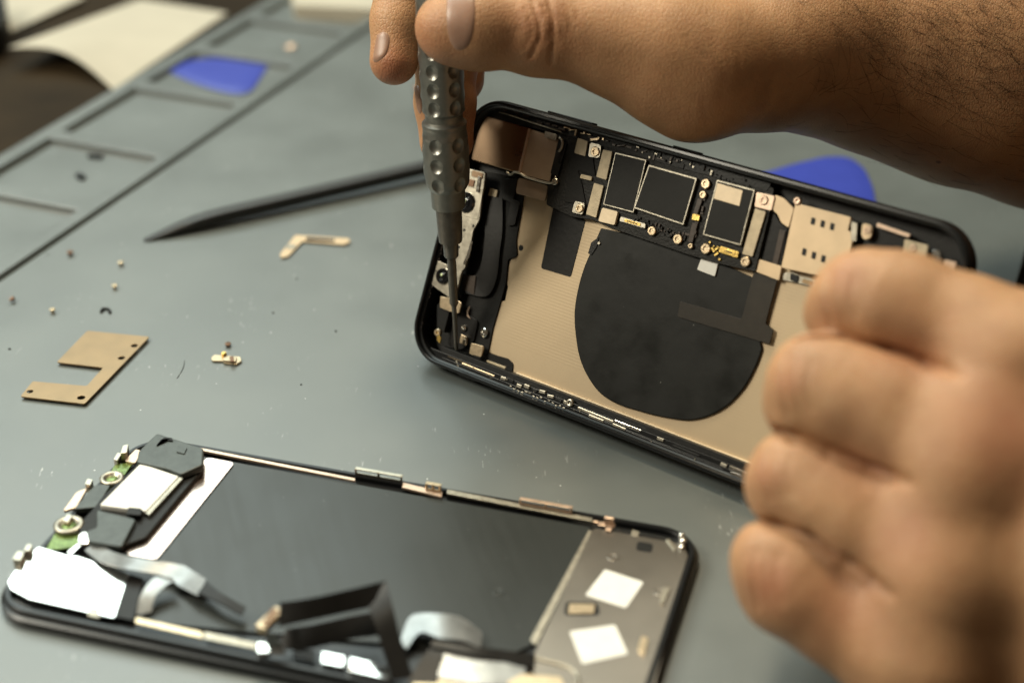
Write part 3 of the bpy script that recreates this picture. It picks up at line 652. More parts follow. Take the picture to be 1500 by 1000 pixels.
bb('screw_tab', [(842, 294), (857, 298), (853, 315), (837, 311)], .9, .6, 'steel', r=.6); bscrew(848, 305, 1.3, 1.2)
bb('screw_tab', [(1108, 281), (1135, 287), (1130, 309), (1105, 303)], 1.0, .7, 'copper', r=.5); bscrew(1118, 293, 1.4, 1.2, 'copper')
bb('gold_blob', [(1014, 313), (1025, 315), (1024, 324), (1013, 322)], .8, .7, 'gold', r=.4)
bb('board_strut', [(1022, 290), (1029, 292), (1020, 318), (1014, 316)], .7, .6, 'flexbrown', r=.3)
bb('board_strut', [(1014, 326), (1022, 328), (1014, 356), (1007, 354)], .7, .6, 'flexbrown', r=.3)
# small components soldered along the board edges
def smd(name, a, b, n, sp, m, seed):
    r = np.random.default_rng(seed); polys = []; pa, pb = np.array(PF.at(*a, wb)), np.array(PF.at(*b, wb)); d = (pb - pa) / np.linalg.norm(pb - pa); nn = np.array([-d[1], d[0]])
    for k in range(n):
        q = pa + (pb - pa) * (k + r.random()) / n + nn * r.uniform(-sp, sp); x = r.choice([(.9, .45), (.5, .3), (1.3, .6), (.6, .6)])
        polys.append((rot_rect(*q, *x, math.atan2(d[1], d[0]) + r.choice([0, math.pi / 2])), wb - .05, wb + .25 + r.random() * .5))
    multi(PF, name, polys, m, bd, .05)
smd('component_row', (930, 219), (1045, 254), 12, .9, 'dsteel', 1); smd('component_row', (940, 220), (1100, 268), 30, 1.0, 'cavity', 2); smd('component_row', (920, 320), (1005, 350), 26, 1.2, 'board', 3)
smd('component_row', (1038, 262), (1018, 350), 10, .5, 'flexbrown', 4); smd('component_row', (952, 330), (1010, 348), 14, .7, 'flexbrown', 5); smd('component_row', (1040, 352), (1058, 380), 6, .6, 'gold', 6)
# strip of contacts under the top wall
def top_strip():
    polys = []; random.seed(11)
    for (a, b, n, m, w, nm) in (((828, 186), (888, 208), 9, 'goldpale', -2.6, 'contact_strip'), ((860, 200), (1000, 240), 12, 'flexbrown', -3.0, 'contact_strip'), ((735, 160), (830, 190), 8, 'flexbrown', -2.4, 'antenna_contacts')):
        polys = []
        for k in range(n):
            t = (k + random.random() * .7) / n; x, y = a[0] + (b[0] - a[0]) * t, a[1] + (b[1] - a[1]) * t + random.uniform(-3, 3)
            polys.append((rot_rect(*PF.at(x, y, w), random.uniform(.6, 2.4), random.uniform(.3, .7), random.choice([0, 0, .3, 1.57])), w - .8, w + random.uniform(-.3, .3)))
        multi(PF, nm, polys, m, ph, .06)
    V, F = tube_vf([PF.p3(*PF.at(x, y, -2.0), -2.0) for x, y in ((731, 164), (752, 170), (790, 183), (822, 193))], .2, 6); mesh('antenna_wire', V, F, 'dsteel', ph, smooth=True)
    P_('antenna_bracket', [(798, 192), (816, 197), (814, 206), (797, 201)], -2.2, .8, 'dsteel', r=.3)
    P_('upper_wall', [(700, 160), (740, 158), (1000, 232), (1130, 268), (1124, 280), (990, 245), (820, 196), (702, 170)], -3.4, 2.6, 'cavity', r=.5)
top_strip()
# ---- sim tray side
sim = P_('sim_reader', [(1165, 297), (1247, 318), (1242, 338), (1252, 341), (1236, 405), (1190, 402), (1144, 392)], -2.9, 1.4, 'bronzelight', r=.5, bevel=.12)
for x, y in ((1191, 324), (1205, 328), (1219, 332), (1178, 369), (1192, 374), (1206, 379)):
    plate(PF, 'contact_slot', [(x - 2, y - 6), (x + 4, y - 4), (x + 2, y + 6), (x - 4, y + 4)], -2.84, .1, 'cavity', sim, r=.2, bevel=0)
P_('antenna_shield', [(1135, 285), (1148, 290), (1163, 305), (1155, 334), (1144, 326), (1139, 314), (1132, 308)], -3.0, .7, 'bronzelight', r=.6)
pscrew(1167, 294, -2.4, 1.0, 'copper')
P_('board_gap', [(1122, 312), (1135, 312), (1142, 326), (1154, 336), (1143, 392), (1104, 384)], -4.6, .8, 'flex', r=.4)
P_('gap_strip', [(1142, 336), (1151, 338), (1138, 392), (1130, 390)], -4.3, .4, 'flexbrown', r=.2)
P_('bronze_bridge', [(1110, 379), (1145, 390), (1141, 411), (1105, 397)], -4.0, .8, 'bronzelight', r=.4)
P_('latch_plate', [(1147, 400), (1162, 398), (1172, 404), (1195, 410), (1192, 421), (1170, 415), (1146, 410)], -4.9, .8, 'dsteel', r=.4)
P_('latch_slot', [(1158, 400), (1170, 404), (1168, 414), (1157, 410)], -4.6, .3, 'cavity', r=.3)
P_('latch_window', [(1176, 408), (1190, 412), (1188, 418), (1174, 414)], -4.75, .2, 'bronze', r=.3)
P_('dock_pin', [(1247, 324), (1256, 327), (1254, 354), (1246, 352)], -2.6, .9, 'steel', r=.4)
P_('dock_lug', [(1263, 326), (1278, 330), (1276, 348), (1266, 352), (1261, 344)], -2.6, 1., 'bronzelight', r=1.); pscrew(1270, 337, -2.3, .9, 'copper')
P_('dock_flex', [(1282, 322), (1336, 344), (1322, 356), (1328, 380), (1262, 360)], -4.4, .8, 'flex', r=.5)
P_('dock_strip', [(1285, 326), (1334, 343), (1331, 348), (1283, 332)], -2.7, .6, 'copper', r=.3)
P_('dock_plate', [(1325, 350), (1360, 359), (1355, 382), (1322, 372)], -2.6, .8, 'pad', r=.5); pscrew(1337, 363, -2.3, .9, 'copper')
P_('dock_clip', [(1364, 366), (1377, 366), (1379, 388), (1368, 388)], -1.9, .9, 'silver', r=1.)
P_('dock_foot', [(1384, 380), (1402, 384), (1396, 398), (1380, 394)], -2.4, .8, 'copper', r=.5)
# floor of the right end, mostly behind the hand
multi(PF, 'speaker_box', [(rounded(rect(124, 6, 146, 40), 2), -6.4, -3.)], 'cavity', ph, .3)
multi(PF, 'haptic_motor', [(rounded(rect(124, 42, 134, 62), 1), -6.4, -3.2)], 'dsteel', ph, .3)
# ------------------------------------------------------------------ the removed screen, face down
ds = thing('phone_screen', 'removed phone screen lying face down with dark backing and folded flex cables', 'phone screen', DF.p3(74, 37, 0))
DL, DW = 149., 74.
swept_d = lambda name, prof, m: swept(DF, name, prof, m, ds, DL, DW, 10.5)
swept_d('bezel', [(0.9, .05), (.2, .25), (0, .8), (0, 2.1), (.5, 2.35), (.9, 2.5), (.95, 3.7), (1.3, 4.0), (2.2, 4.0), (2.5, 3.6), (2.6, 2.2), (2.6, .05)], 'frame')
V, F, U = prism_vf(DF, rr_path(2.55, DL, DW, 10.5), .06, 2.6); mesh('glass_panel', V, F, 'frame', ds)
D_ = lambda name, px, w, th, m, **k: plate(DF, name, px, w, th, m, ds, **k)
dpx = lambda pts, w: [DF.at(x, y, w) for x, y in pts]
D_('backing_sheet', [(292, 667), (868, 772), (781, 943), (745, 958), (206, 910), (196, 880), (190, 830)], 3.35, .6, 'back', r=1.6, bevel=.1)
D_('shield_plate', [(869, 772), (1000, 796), (1008, 812), (952, 1030), (830, 1014), (772, 978)], 3.7, .9, 'plate', r=1.5, bevel=.15)
D_('edge_tape', [(862, 776), (870, 777), (785, 944), (777, 936)], 3.62, .3, 'dsteel', bevel=.05)
V, F = tube_vf(smoothpath([DF.p3(*DF.at(x, y, 3.8), 3.75) for x, y in ((770, 978), (779, 964), (800, 968), (835, 978), (846, 990), (846, 1004))], 5), .5, 6); mesh('edge_wire', V, F, 'dsteel', ds, smooth=True)
D_('copper_tape', [(303, 669), (344, 677), (229, 819), (182, 811)], 3.75, .12, 'foilpink', r=1.4, bevel=.03)
D_('copper_rail', [(292, 655), (520, 700), (520, 703.5), (291, 658.5)], 4.1, .7, 'copper', bevel=.06)
D_('copper_rail', [(590, 706), (648, 720), (647, 727), (589, 713)], 4.1, .7, 'copper', bevel=.06)
D_('steel_rail', [(655, 716), (868, 758), (867, 763), (654, 722)], 4.1, .7, 'dsteel', bevel=.06)
# hole, stickers, chip on the plate
D_('plate_hole', [(934, 792), (957, 796), (955, 809), (931, 805)], 3.76, .1, 'cavity', r=1, bevel=0)
D_('plate_dimple', [(926, 775), (937, 778), (934, 786), (924, 783)], 3.74, .1, 'dsteel', r=.5)
D_('white_sticker', [(886, 833), (943, 852), (917, 890), (857, 871)], 3.82, .12, 'white', r=.6, bevel=.03)
D_('white_sticker', [(834, 924), (901, 914), (920, 957), (853, 972)], 3.82, .12, 'white', r=.6, bevel=.03)
cs = D_('chip_seat', [(829, 880), (876, 882), (879, 900), (826, 900)], 3.78, .15, 'cavity', r=1.2, bevel=.04)
plate(DF, 'chip', [(834, 883), (872, 884), (870, 897), (832, 897)], 4.15, .4, 'goldpale', cs, r=.5)
for x, y in ((898, 817), (967, 868), (730, 866)):
    u, v = DF.at(x, y, 3.4); h = 3.72 if x > 850 else 3.37
    V, F = lathe_vf(DF.p3(u, v, h), DF.N, [(-.1, 1.5), (.04, 1.45), (.06, 1.2), (-.02, .9), (-.04, .1)], 20); mesh('press_dimple', V, F, 'plate' if x > 850 else 'back', ds, smooth=True)
D_('side_clip', [(972, 858), (982, 860), (972, 884), (966, 880)], 4.3, .7, 'dsteel', r=.4); D_('side_clip', [(940, 930), (950, 934), (944, 958), (934, 950)], 4.3, .7, 'goldpale', r=.4)
def frame_clip(a, b, h, m='steel', name='edge_clip', d=1.0):
    ua, va = DF.at(*a, 4); ub, vb = DF.at(*b, 4); v0 = min(va, vb) - .1
    o = multi(DF, name, [(rect(ua, v0, ub, v0 + .35), 3.6, 4.1 + h * .25), (rect(ua, v0, ua + .5, v0 + .35), 4.0, 4 + h), (rect(ub - .5, v0, ub, v0 + .35), 4.0, 4 + h), ((rect((ua + ub) / 2 - .3, v0, (ua + ub) / 2 + .3, v0 + .35)), 4.0, 4 + h), (rect(ua, v0 - .05, ub, v0 + d), 4 + h - .3, 4 + h)], m, ds, .06)
    return o
frame_clip((520, 694), (590, 705), 1.7); frame_clip((761, 738), (838, 752), 1.7, 'copper'); frame_clip((624, 716), (646, 721), 2.0, 'goldpale', 'edge_lug')
def gold_bracket():
    u, v = DF.at(889, 768, 4)
    multi(DF, 'gold_bracket', [(rect(u - 2, v - 1, u + 2, v + .6), 3.7, 4.3), (rect(u - .6, v - .5, u + 1.7, v + .4), 4.2, 6.3), (rect(u - 3.4, v - .4, u - 2, v + .2), 3.7, 4.6), (rect(u + .2, v - 2.4, u + 1.6, v - .9), 3.8, 4.2)], 'copper', ds, .15)
    u, v = DF.at(1000, 792, 4)
    for du, dv, r, h in ((-.4, .6, .8, 2.2), (.2, -.6, .9, 1.6), (.3, -2.2, .8, 1.0)):
        V, F = lathe_vf(DF.p3(u + du, v + dv, 3.5), DF.N, [(0, r), (h * .8, r), (h, r * .6), (h, .05)], 14); mesh('corner_stud', V, F, 'silver', ds, smooth=True)
    D_('corner_strip', [(975, 790), (980, 788), (992, 802), (988, 806)], 4.0, .4, 'steel')
gold_bracket()
# earpiece module
em = D_('earpiece_module', [(206, 664), (229, 640), (297, 660), (296, 688), (262, 728), (214, 786), (176, 800), (128, 792), (112, 770), (140, 740), (150, 726), (198, 682)], 5.2, 2.4, 'cavity', r=.8, bevel=.3)
e_ = lambda name, px, w, th, m, **k: plate(DF, name, px, w, th, m, em, **k)
e_('module_head', [(203, 660), (230, 634), (298, 656), (297, 680), (266, 694), (246, 686), (200, 676)], 7.2, 2.0, 'grey', r=.7, bevel=.35)
e_('head_rib', [(229, 652), (236, 643), (253, 645), (252, 641), (240, 640)], 7.6, .5, 'cavity', r=.2)
e_('head_rib', [(262, 652), (274, 655), (270, 664), (258, 661)], 7.55, .4, 'grey', r=.3)
e_('earpiece_can', [(206, 678), (262, 697), (214, 748), (146, 739)], 6.6, 1.5, 'white', r=.5, bevel=.25)
e_('can_edge', [(262, 698), (268, 700), (218, 754), (212, 749)], 6.3, 1.2, 'dsteel', r=.2)
e_('module_foot', [(142, 746), (199, 760), (178, 800), (131, 792), (126, 778), (142, 772)], 6.4, 1.4, 'grey', r=.8, bevel=.3)
e_('foot_latch', [(188, 742), (208, 744), (206, 754), (184, 752)], 6.9, .8, 'cavity', r=.5)
D_('module_ear', [(137, 711), (164, 706), (142, 742), (108, 745)], 5.0, 1.6, 'grey', r=.6, bevel=.25)
D_('peach_pad', [(199, 657), (208, 660), (198, 678), (182, 674)], 5.0, .8, 'copper', r=.8)
D_('peach_pad', [(112, 720), (128, 714), (112, 742), (92, 748)], 4.8, .8, 'copper', r=.8)
D_('side_board', [(168, 680), (196, 676), (160, 726), (140, 732)], 4.2, .5, 'green', r=.8)
D_('side_board', [(96, 754), (128, 764), (112, 800), (66, 806)], 4.2, .5, 'green', r=.8)
def ring(px, py, r):
    u, v = DF.at(px, py, 5); V, F = lathe_vf(DF.p3(u, v, 4.2), DF.N, [(0, r), (1.0, r), (1.25, r * .85), (1.1, r * .6), (.4, r * .5), (.3, .1)], 26); o = mesh('sensor_ring', V, F, 'dsteel', ds, smooth=True)
    V, F = lathe_vf(DF.p3(u, v, 4.6), DF.N, [(0, r * .52), (.15, r * .5), (.3, r * .2), (.32, .02)], 20); mesh('ring_glass', V, F, 'green', o, smooth=True)
ring(164, 700, 3.0); ring(101, 768, 3.6)
for pts, h in (([(176, 664), (180, 652), (188, 650), (186, 662)], 6.6), ([(124, 708), (128, 700), (136, 702), (132, 710)], 6.0), ([(34, 806), (40, 796), (47, 797), (44, 806)], 6), ([(18, 818), (26, 806), (36, 808), (30, 820)], 6.), ([(92, 762), (98, 752), (106, 754), (100, 764)], 6.2), ([(166, 672), (172, 662), (178, 664), (172, 674)], 5.6)):
    D_('end_clip', pts, h, h - 3.4, 'steel', r=.3)
D_('solder_ball', [(113, 782), (124, 776), (136, 782), (134, 792), (122, 797), (112, 790)], 5.4, 1.6, 'silver', r=1.6, bevel=.5)
D_('ball_strut', [(98, 808), (116, 794), (120, 797), (104, 812)], 4.6, .6, 'silver', r=.3)
# silver foil corner
D_('silver_foil', [(56, 800), (99, 813), (114, 814), (189, 840), (168, 904), (43, 876), (16, 862), (11, 852), (26, 828)], 4.35, .5, 'foil', r=.6, bevel=.12)
D_('foil_edge', [(189, 840), (210, 846), (196, 908), (168, 902)], 4.1, .5, 'flex', r=.6)
D_('foil_notch', [(132, 888), (144, 890), (146, 904), (128, 900)], 4.6, .7, 'dsteel', r=.3)
# bits along the near edge
D_('rail_strip', [(199, 903), (297, 925), (297, 934), (198, 911)], 4.5, .5, 'goldpale', r=.4)
D_('rail_strip', [(300, 924), (380, 942), (378, 950), (298, 934)], 4.3, .4, 'dsteel', r=.3)
D_('silver_lug', [(374, 938), (394, 940), (398, 956), (376, 956)], 5.2, 1.2, 'silver', r=1.2, bevel=.4)
D_('white_block', [(471, 953), (506, 960), (504, 976), (470, 970)], 5.0, 1.2, 'foil', r=.6, bevel=.25)
D_('white_block', [(512, 961), (576, 977), (570, 994), (510, 981)], 5.0, 1.2, 'foil', r=.6, bevel=.25)
D_('cream_block', [(606, 986), (640, 976), (692, 996), (690, 1016), (604, 1004)], 5.0, 1.2, 'goldpale', r=.6, bevel=.25)
D_('cream_block', [(747, 984), (822, 990), (830, 1010), (742, 1002)], 5.0, 1.2, 'goldpale', r=.6, bevel=.25)
D_('rail_clip', [(430, 948), (462, 952), (460, 966), (428, 962)], 4.6, .6, 'cavity', r=.4)
# flex cables standing off the backing
def q(x, y, z): return DF.p3(*DF.at(x, y, z), z)
ribbon('shielded_cable', [(q(124, 806, 4.6), q(140, 792, 4.6)), (q(150, 824, 5.6), q(166, 808, 5.6)), (q(190, 834, 6.8), q(208, 818, 6.8)), (q(236, 842, 5.4), q(262, 826, 5.4)), (q(262, 858, 5.0), q(280, 834, 5.2)), (q(290, 872, 6.0), q(302, 848, 6.2))], 'flexgrey', ds, .16)
ribbon('shielded_cable', [(q(200, 900, 4.2), q(222, 896, 4.2)), (q(206, 872, 6), q(228, 872, 6)), (q(226, 846, 7), q(252, 852, 7)), (q(252, 846, 6.5), q(262, 860, 6.4))], 'flexgrey', ds, .16)
ribbon('cable_tail', [(q(290, 868, 6.2), q(302, 852, 6.3)), (q(320, 882, 6.4), q(326, 870, 6.4)), (q(354, 901, 5.8), q(360, 889, 5.8))], 'flex', ds, .4)
cf = ribbon('flex_cable', [(q(408, 918, 11.), q(410, 882, 14.5)), (q(450, 909, 12.), q(452, 876, 15.5)), (q(510, 896, 12.5), q(512, 863, 16)), (q(566, 884, 13), q(566, 850, 16))], 'flex', ds, .14, 5)
ribbon('flex_cable', [(q(536, 880, 13), q(566, 851, 16.2)), (q(548, 910, 12), q(576, 890, 13.4)), (q(560, 950, 9), q(586, 930, 10)), (q(574, 996, 5), q(606, 992, 5))], 'flex', ds, .14, 5)
ribbon('flex_cable', [(q(404, 950, 4.4), q(420, 920, 7)), (q(450, 950, 5), q(460, 914, 8.4)), (q(510, 936, 6), q(514, 902, 9)), (q(556, 930, 6.4), q(548, 896, 9.4))], 'flex', ds, .14, 5)
plug = multi(DF, 'cable_plug', [(rot_rect(*DF.at(396, 904, 12), 2.6, 7.2, -.2), 10.4, 12.2)], 'goldpale', ds, .3)
u_, v_ = DF.at(396, 904, 12.2)
for k in range(7):
    multi(DF, 'plug_pin', [(rot_rect(u_ + .06 * (k - 3) * 2.2 * .2, v_ + (k - 3) * .85, 1.9, .4, -.2), 12.1, 12.45)], 'brown', plug, .05)
ribbon('plug_lead', [(q(388, 930, 9), q(404, 928, 9)), (q(392, 946, 6), q(412, 944, 6)), (q(400, 960, 4.4), q(420, 958, 4.4))], 'flexgrey', ds, .4)
ribbon('shielded_cable', [(q(586, 940, 4.4), q(596, 950, 4.4)), (q(602, 902, 6.), q(616, 926, 6)), (q(640, 898, 7), q(644, 934, 7)), (q(676, 904, 6.5), q(678, 938, 6.5)), (q(706, 926, 5), q(704, 950, 5))], 'flexgrey', ds, .16)
ribbon('flex_cable', [(q(630, 945, 7.5), q(634, 938, 7.8)), (q(690, 958, 7.), q(692, 946, 7.3)), (q(740, 970, 5.5), q(742, 952, 5.8)), (q(782, 978, 4.2), q(784, 958, 4.4))], 'flex', ds, .2)
ribbon('flex_cable', [(q(596, 1004, 4.6), q(640, 1006, 4.6)), (q(610, 976, 6), q(644, 976, 6)), (q(628, 950, 7.2), q(650, 956, 7.2))], 'flex', ds, .4)
ribbon('cable_sleeve', [(q(640, 990, 5.4), q(650, 956, 6.4)), (q(700, 1002, 5.2), q(706, 962, 6)), (q(766, 1004, 4.6), q(770, 978, 5))], 'flexgrey', ds, .16)
# ------------------------------------------------------------------ screwdriver
SDT = PF.p3(*PF.at(668.5, 511, -2.7), -2.7); SDH = W(648, 130, 416)
sdr = thing('screwdriver', 'grey metal precision screwdriver with dimpled handle held over the open phone', 'screwdriver', SDT)
sax = (SDH - SDT) / np.linalg.norm(SDH - SDT)
def s_at(y):                                 # distance along the axis whose picture height is y
    lo, hi = -40., 200.
    for _ in range(50):
        m = (lo + hi) / 2
        if project(SDT + sax * m)[1] > y: lo = m
        else: hi = m
    return m
def rpx(y, wpx): s = s_at(y); return s, wpx / 2 * ((SDT + sax * s - CAM) @ FW) / FPX
def sd_part(name, prof, m, n=40):
    pr = [rpx(y, w) for y, w in prof]; V, F = lathe_vf(SDT, sax, pr, n); o = mesh(name, V, F, m, sdr, smooth=True); o.modifiers.new('edge', 'EDGE_SPLIT').split_angle = .55
sd_part('bit', [(513, 1.5), (512, 5), (508, 6), (480, 6.6), (449, 7.4), (447, 9), (444, 12.4)], 'shaft')
sd_part('shaft', [(444.5, 12.6), (430, 13.2), (390, 13.2), (378, 12.5), (376, 19), (374, 21.5), (354, 23), (353, 34), (342, 36), (318, 38), (300, 39)], 'shaft')
def handle():
    prof = [(303, 40), (302, 49), (277, 51), (276, 52), (274, 57), (268, 64), (262, 67), (230, 69), (199, 68), (197, 66.5), (191, 64.5), (186, 64.5), (183, 66), (179, 66), (177, 58), (174, 55.5), (166, 55.5), (164, 58), (161, 63.5), (140, 65), (110, 66), (85, 66.5), (60, 67), (30, 67), (0, 66), (-20, 60), (-24, 50), (-30, 48), (-36, 52), (-40, 60), (-90, 60), (-96, 54), (-98, 10)]
    pr = [rpx(y, w) for y, w in prof]; ss = np.array([p[0] for p in pr]); rr = np.array([p[1] for p in pr])
    grid = np.unique(np.concatenate([np.arange(ss[0], ss[-1], .22), ss]))
    R = np.interp(grid, ss, rr); n = 176
    t = np.cross(sax, RT); t /= np.linalg.norm(t); e1 = np.cross(t, sax)         # e1 points right, t away/toward
    toward = -t if t @ FW > 0 else t
    V = np.zeros((len(grid), n, 3)); th = 2 * math.pi * np.arange(n) / n
    disp = np.zeros((len(grid), n))
    rows = [s_at(y) for y in (262, 233, 205, 151, 124, 97, 68)]
    for s0 in rows:
        for k in range(6):
            a0 = math.radians(-23 + 60 * k); da = (th - a0 + math.pi) % (2 * math.pi) - math.pi
            d2 = ((grid - s0)[:, None] / 1.95) ** 2 + (da[None, :] * 6.1 / 1.8) ** 2
            disp += .95 * np.clip(1 - d2, 0, None) ** .7 * (d2 < 1)
    Rm = R[:, None] - disp
    V = SDT + sax * grid[:, None, None] + (e1 * np.sin(th)[None, :, None] + toward * np.cos(th)[None, :, None]) * Rm[:, :, None]
    V = V.reshape(-1, 3); m = len(grid)
    F = [[i * n + k, i * n + (k + 1) % n, (i + 1) * n + (k + 1) % n, (i + 1) * n + k] for i in range(m - 1) for k in range(n)] + [list(range(n))[::-1], [(m - 1) * n + k for k in range(n)]]
    o = mesh('handle', V, F, 'handle', sdr, smooth=True); o.modifiers.new('edge', 'EDGE_SPLIT').split_angle = .7
handle()
# ------------------------------------------------------------------ hands: one smooth surface each, from a distance field
def seg(P, a, b, r1, r2, flat=None, k=1.):
    a = np.asarray(a, np.float32); b = np.asarray(b, np.float32); ab = b - a
    q = P - a; t = np.clip(q @ ab / (ab @ ab), 0, 1); d = q - t[:, None] * ab
    if flat is not None:                      # squash across one direction
        f = np.asarray(flat, np.float32); c = d @ f; d = d + f * (c * (1 / k - 1))[:, None]
    return np.sqrt((d * d).sum(1)) - (r1 + (r2 - r1) * t)
def smin(a, b, k):
    h = np.clip(.5 + .5 * (b - a) / k, 0, 1); return b + (a - b) * h - k * h * (1 - h)
def smax(a, b, k): return -smin(-a, -b, k)
def chain(P, pts, k=3.):
    out = None
    for (a, ra), (b, rb) in zip(pts[:-1], pts[1:]):
        d = seg(P, a, b, ra, rb); out = d if out is None else smin(out, d, k)
    return out
def sparse_eval(f, lo, hi, h):
    n = np.ceil((np.array(hi) - lo) / h / 12).astype(int) * 12 + 1
    D = np.full(n, 1e3, np.float32); B = 12; half = B * h * .5 * 1.7321 + 2 * h
    ctr = [np.array([lo[i] + (j * B + B / 2) * h for j in range((n[i] - 1) // B)]) for i in range(3)]
    G = np.stack(np.meshgrid(*ctr, indexing='ij'), -1).reshape(-1, 3).astype(np.float32)
    v = f(G); nb = [len(c) for c in ctr]; idx = np.arange(B + 1)
    for b in range(0, len(G)):
        if abs(v[b]) > half + 3:
            if v[b] < 0:
                i, j, k = np.unravel_index(b, nb); sl = D[i * B:i * B + B + 1, j * B:j * B + B + 1, k * B:k * B + B + 1]; sl[sl > 900] = -1e3
            continue
    act = np.where(np.abs(v) <= half + 3)[0]
    for c0 in range(0, len(act), 120):
        bl = act[c0:c0 + 120]; ijk = np.stack(np.unravel_index(bl, nb), 1) * B
        loc = np.stack(np.meshgrid(idx, idx, idx, indexing='ij'), -1).reshape(-1, 3)
        g = (ijk[:, None, :] + loc[None]).reshape(-1, 3)
        D[g[:, 0], g[:, 1], g[:, 2]] = f((np.asarray(lo, np.float32) + g * h).astype(np.float32))
    return D
def surface_nets(D, lo, h):
    neg = D < 0; c = np.zeros(tuple(np.array(D.shape) - 1), np.uint8)
    for i in (0, 1):
        for j in (0, 1):
            for k in (0, 1): c += neg[i:D.shape[0] - 1 + i, j:D.shape[1] - 1 + j, k:D.shape[2] - 1 + k]
    cells = np.argwhere((c > 0) & (c < 8)); ident = np.full(c.shape, -1, np.int32); ident[tuple(cells.T)] = np.arange(len(cells))
    acc = np.zeros((len(cells), 3)); cnt = np.zeros(len(cells))
    cor = [np.array(x) for x in ((0, 0, 0), (1, 0, 0), (0, 1, 0), (1, 1, 0), (0, 0, 1), (1, 0, 1), (0, 1, 1), (1, 1, 1))]
    for a in range(8):
        for b in range(a + 1, 8):
            if abs(cor[a] - cor[b]).sum() != 1: continue
            va = D[tuple((cells + cor[a]).T)]; vb = D[tuple((cells + cor[b]).T)]; m = (va < 0) != (vb < 0)
            t = np.clip(va[m] / (va[m] - vb[m]), 0, 1); acc[m] += cor[a] + (cor[b] - cor[a]) * t[:, None]; cnt[m] += 1
    V = np.asarray(lo) + (cells + acc / cnt[:, None]) * h; F = []
    for ax in range(3):
        o1, o2 = [np.eye(3, dtype=int)[(ax + 1) % 3], np.eye(3, dtype=int)[(ax + 2) % 3]]; sl = [slice(None)] * 3; s2 = [slice(None)] * 3; sl[ax] = slice(0, -1); s2[ax] = slice(1, None)
        e = np.argwhere(neg[tuple(sl)] != neg[tuple(s2)]); e = e[(e[:, (ax + 1) % 3] > 0) & (e[:, (ax + 2) % 3] > 0)]
        e = e[(e[:, (ax + 1) % 3] < D.shape[(ax + 1) % 3] - 1) & (e[:, (ax + 2) % 3] < D.shape[(ax + 2) % 3] - 1)]
        qd = np.stack([ident[tuple((e - o1 - o2).T)], ident[tuple((e - o2).T)], ident[tuple(e.T)], ident[tuple((e - o1).T)]], 1)
        fl = ~neg[tuple(e.T)]; qd[fl] = qd[fl][:, ::-1]; F.append(qd)
    return V, np.concatenate(F)
def grad(f, V, e=.25):
    g = np.stack([f((V + d).astype(np.float32)) - f((V - d).astype(np.float32)) for d in np.eye(3) * e], 1); return g / (np.linalg.norm(g, axis=1, keepdims=True) + 1e-9)
def trace(f, pts, start=250., far=700.):
    """where the view through each pixel meets the surface"""
    D = np.array([ray(*p) for p in pts]); L = np.linalg.norm(D, axis=1); t = np.full(len(D), start)
    for _ in range(90):
        v = f((CAM + D * t[:, None]).astype(np.float32)); t = np.minimum(t + v * .8 / L, far)
    P = CAM + D * t[:, None]; ok = np.abs(f(P.astype(np.float32))) < .4
    return P, ok
def project_all(V):
    d = V - CAM; z = d @ FW; return np.stack([750 + FPX * (d @ RT) / z, 500 - FPX * (d @ UP) / z], 1)
def build_hand(name, f, lo, hi, h, parent, creases=(), flush=(), soft=None):
    D = sparse_eval(f, lo, hi, h); V, F = surface_nets(D, lo, h); del D
    for _ in range(3):
        g = grad(f, V); V = V - g * (f(V.astype(np.float32)) * .8)[:, None]
    if soft is not None:                      # relax the big soft forms
        E_ = np.concatenate([F[:, [0, 1]], F[:, [1, 2]], F[:, [2, 3]], F[:, [3, 0]]]); n_ = len(V); cnt = np.bincount(E_[:, 0], minlength=n_) + np.bincount(E_[:, 1], minlength=n_)
        wgt = soft(V)[:, None]
        for _ in range(36):
            A_ = np.stack([np.bincount(E_[:, 0], V[E_[:, 1], k], n_) + np.bincount(E_[:, 1], V[E_[:, 0], k], n_) for k in range(3)], 1) / cnt[:, None]
            V = V + (A_ - V) * wgt
    g = grad(f, V, .5); disp = np.zeros(len(V)); fl = np.zeros(len(V))
    for pts, depth, wid in creases:
        P, ok = trace(f, pts); P = np.array(smoothpath(P[ok], 5)) if ok.sum() > 1 else P
        for a, b in zip(P[:-1], P[1:]):
            near = np.where(np.abs(V - (a + b) / 2).max(1) < wid * 4 + np.linalg.norm(b - a))[0]
            if len(near) == 0: continue
            ab = b - a; q = V[near] - a; t = np.clip(q @ ab / (ab @ ab + 1e-9), 0, 1); d = np.linalg.norm(q - t[:, None] * ab, axis=1)
            val = depth * np.exp(-(d / wid) ** 2) ; disp[near] = np.maximum(disp[near], val) if depth > 0 else np.minimum(disp[near], val)
    for p, r, a in flush:
        P, ok = trace(f, [p]); d = np.linalg.norm(V - P[0], axis=1); fl = np.maximum(fl, a * np.exp(-(d / r) ** 2))
    V = V - g * disp[:, None]
    # fine uneven relief
    o = mesh(name, V, F, 'skin', parent, smooth=True)
    at = o.data.attributes.new('flush', 'FLOAT', 'POINT'); at.data.foreach_set('value', fl.astype(np.float32))
    return o
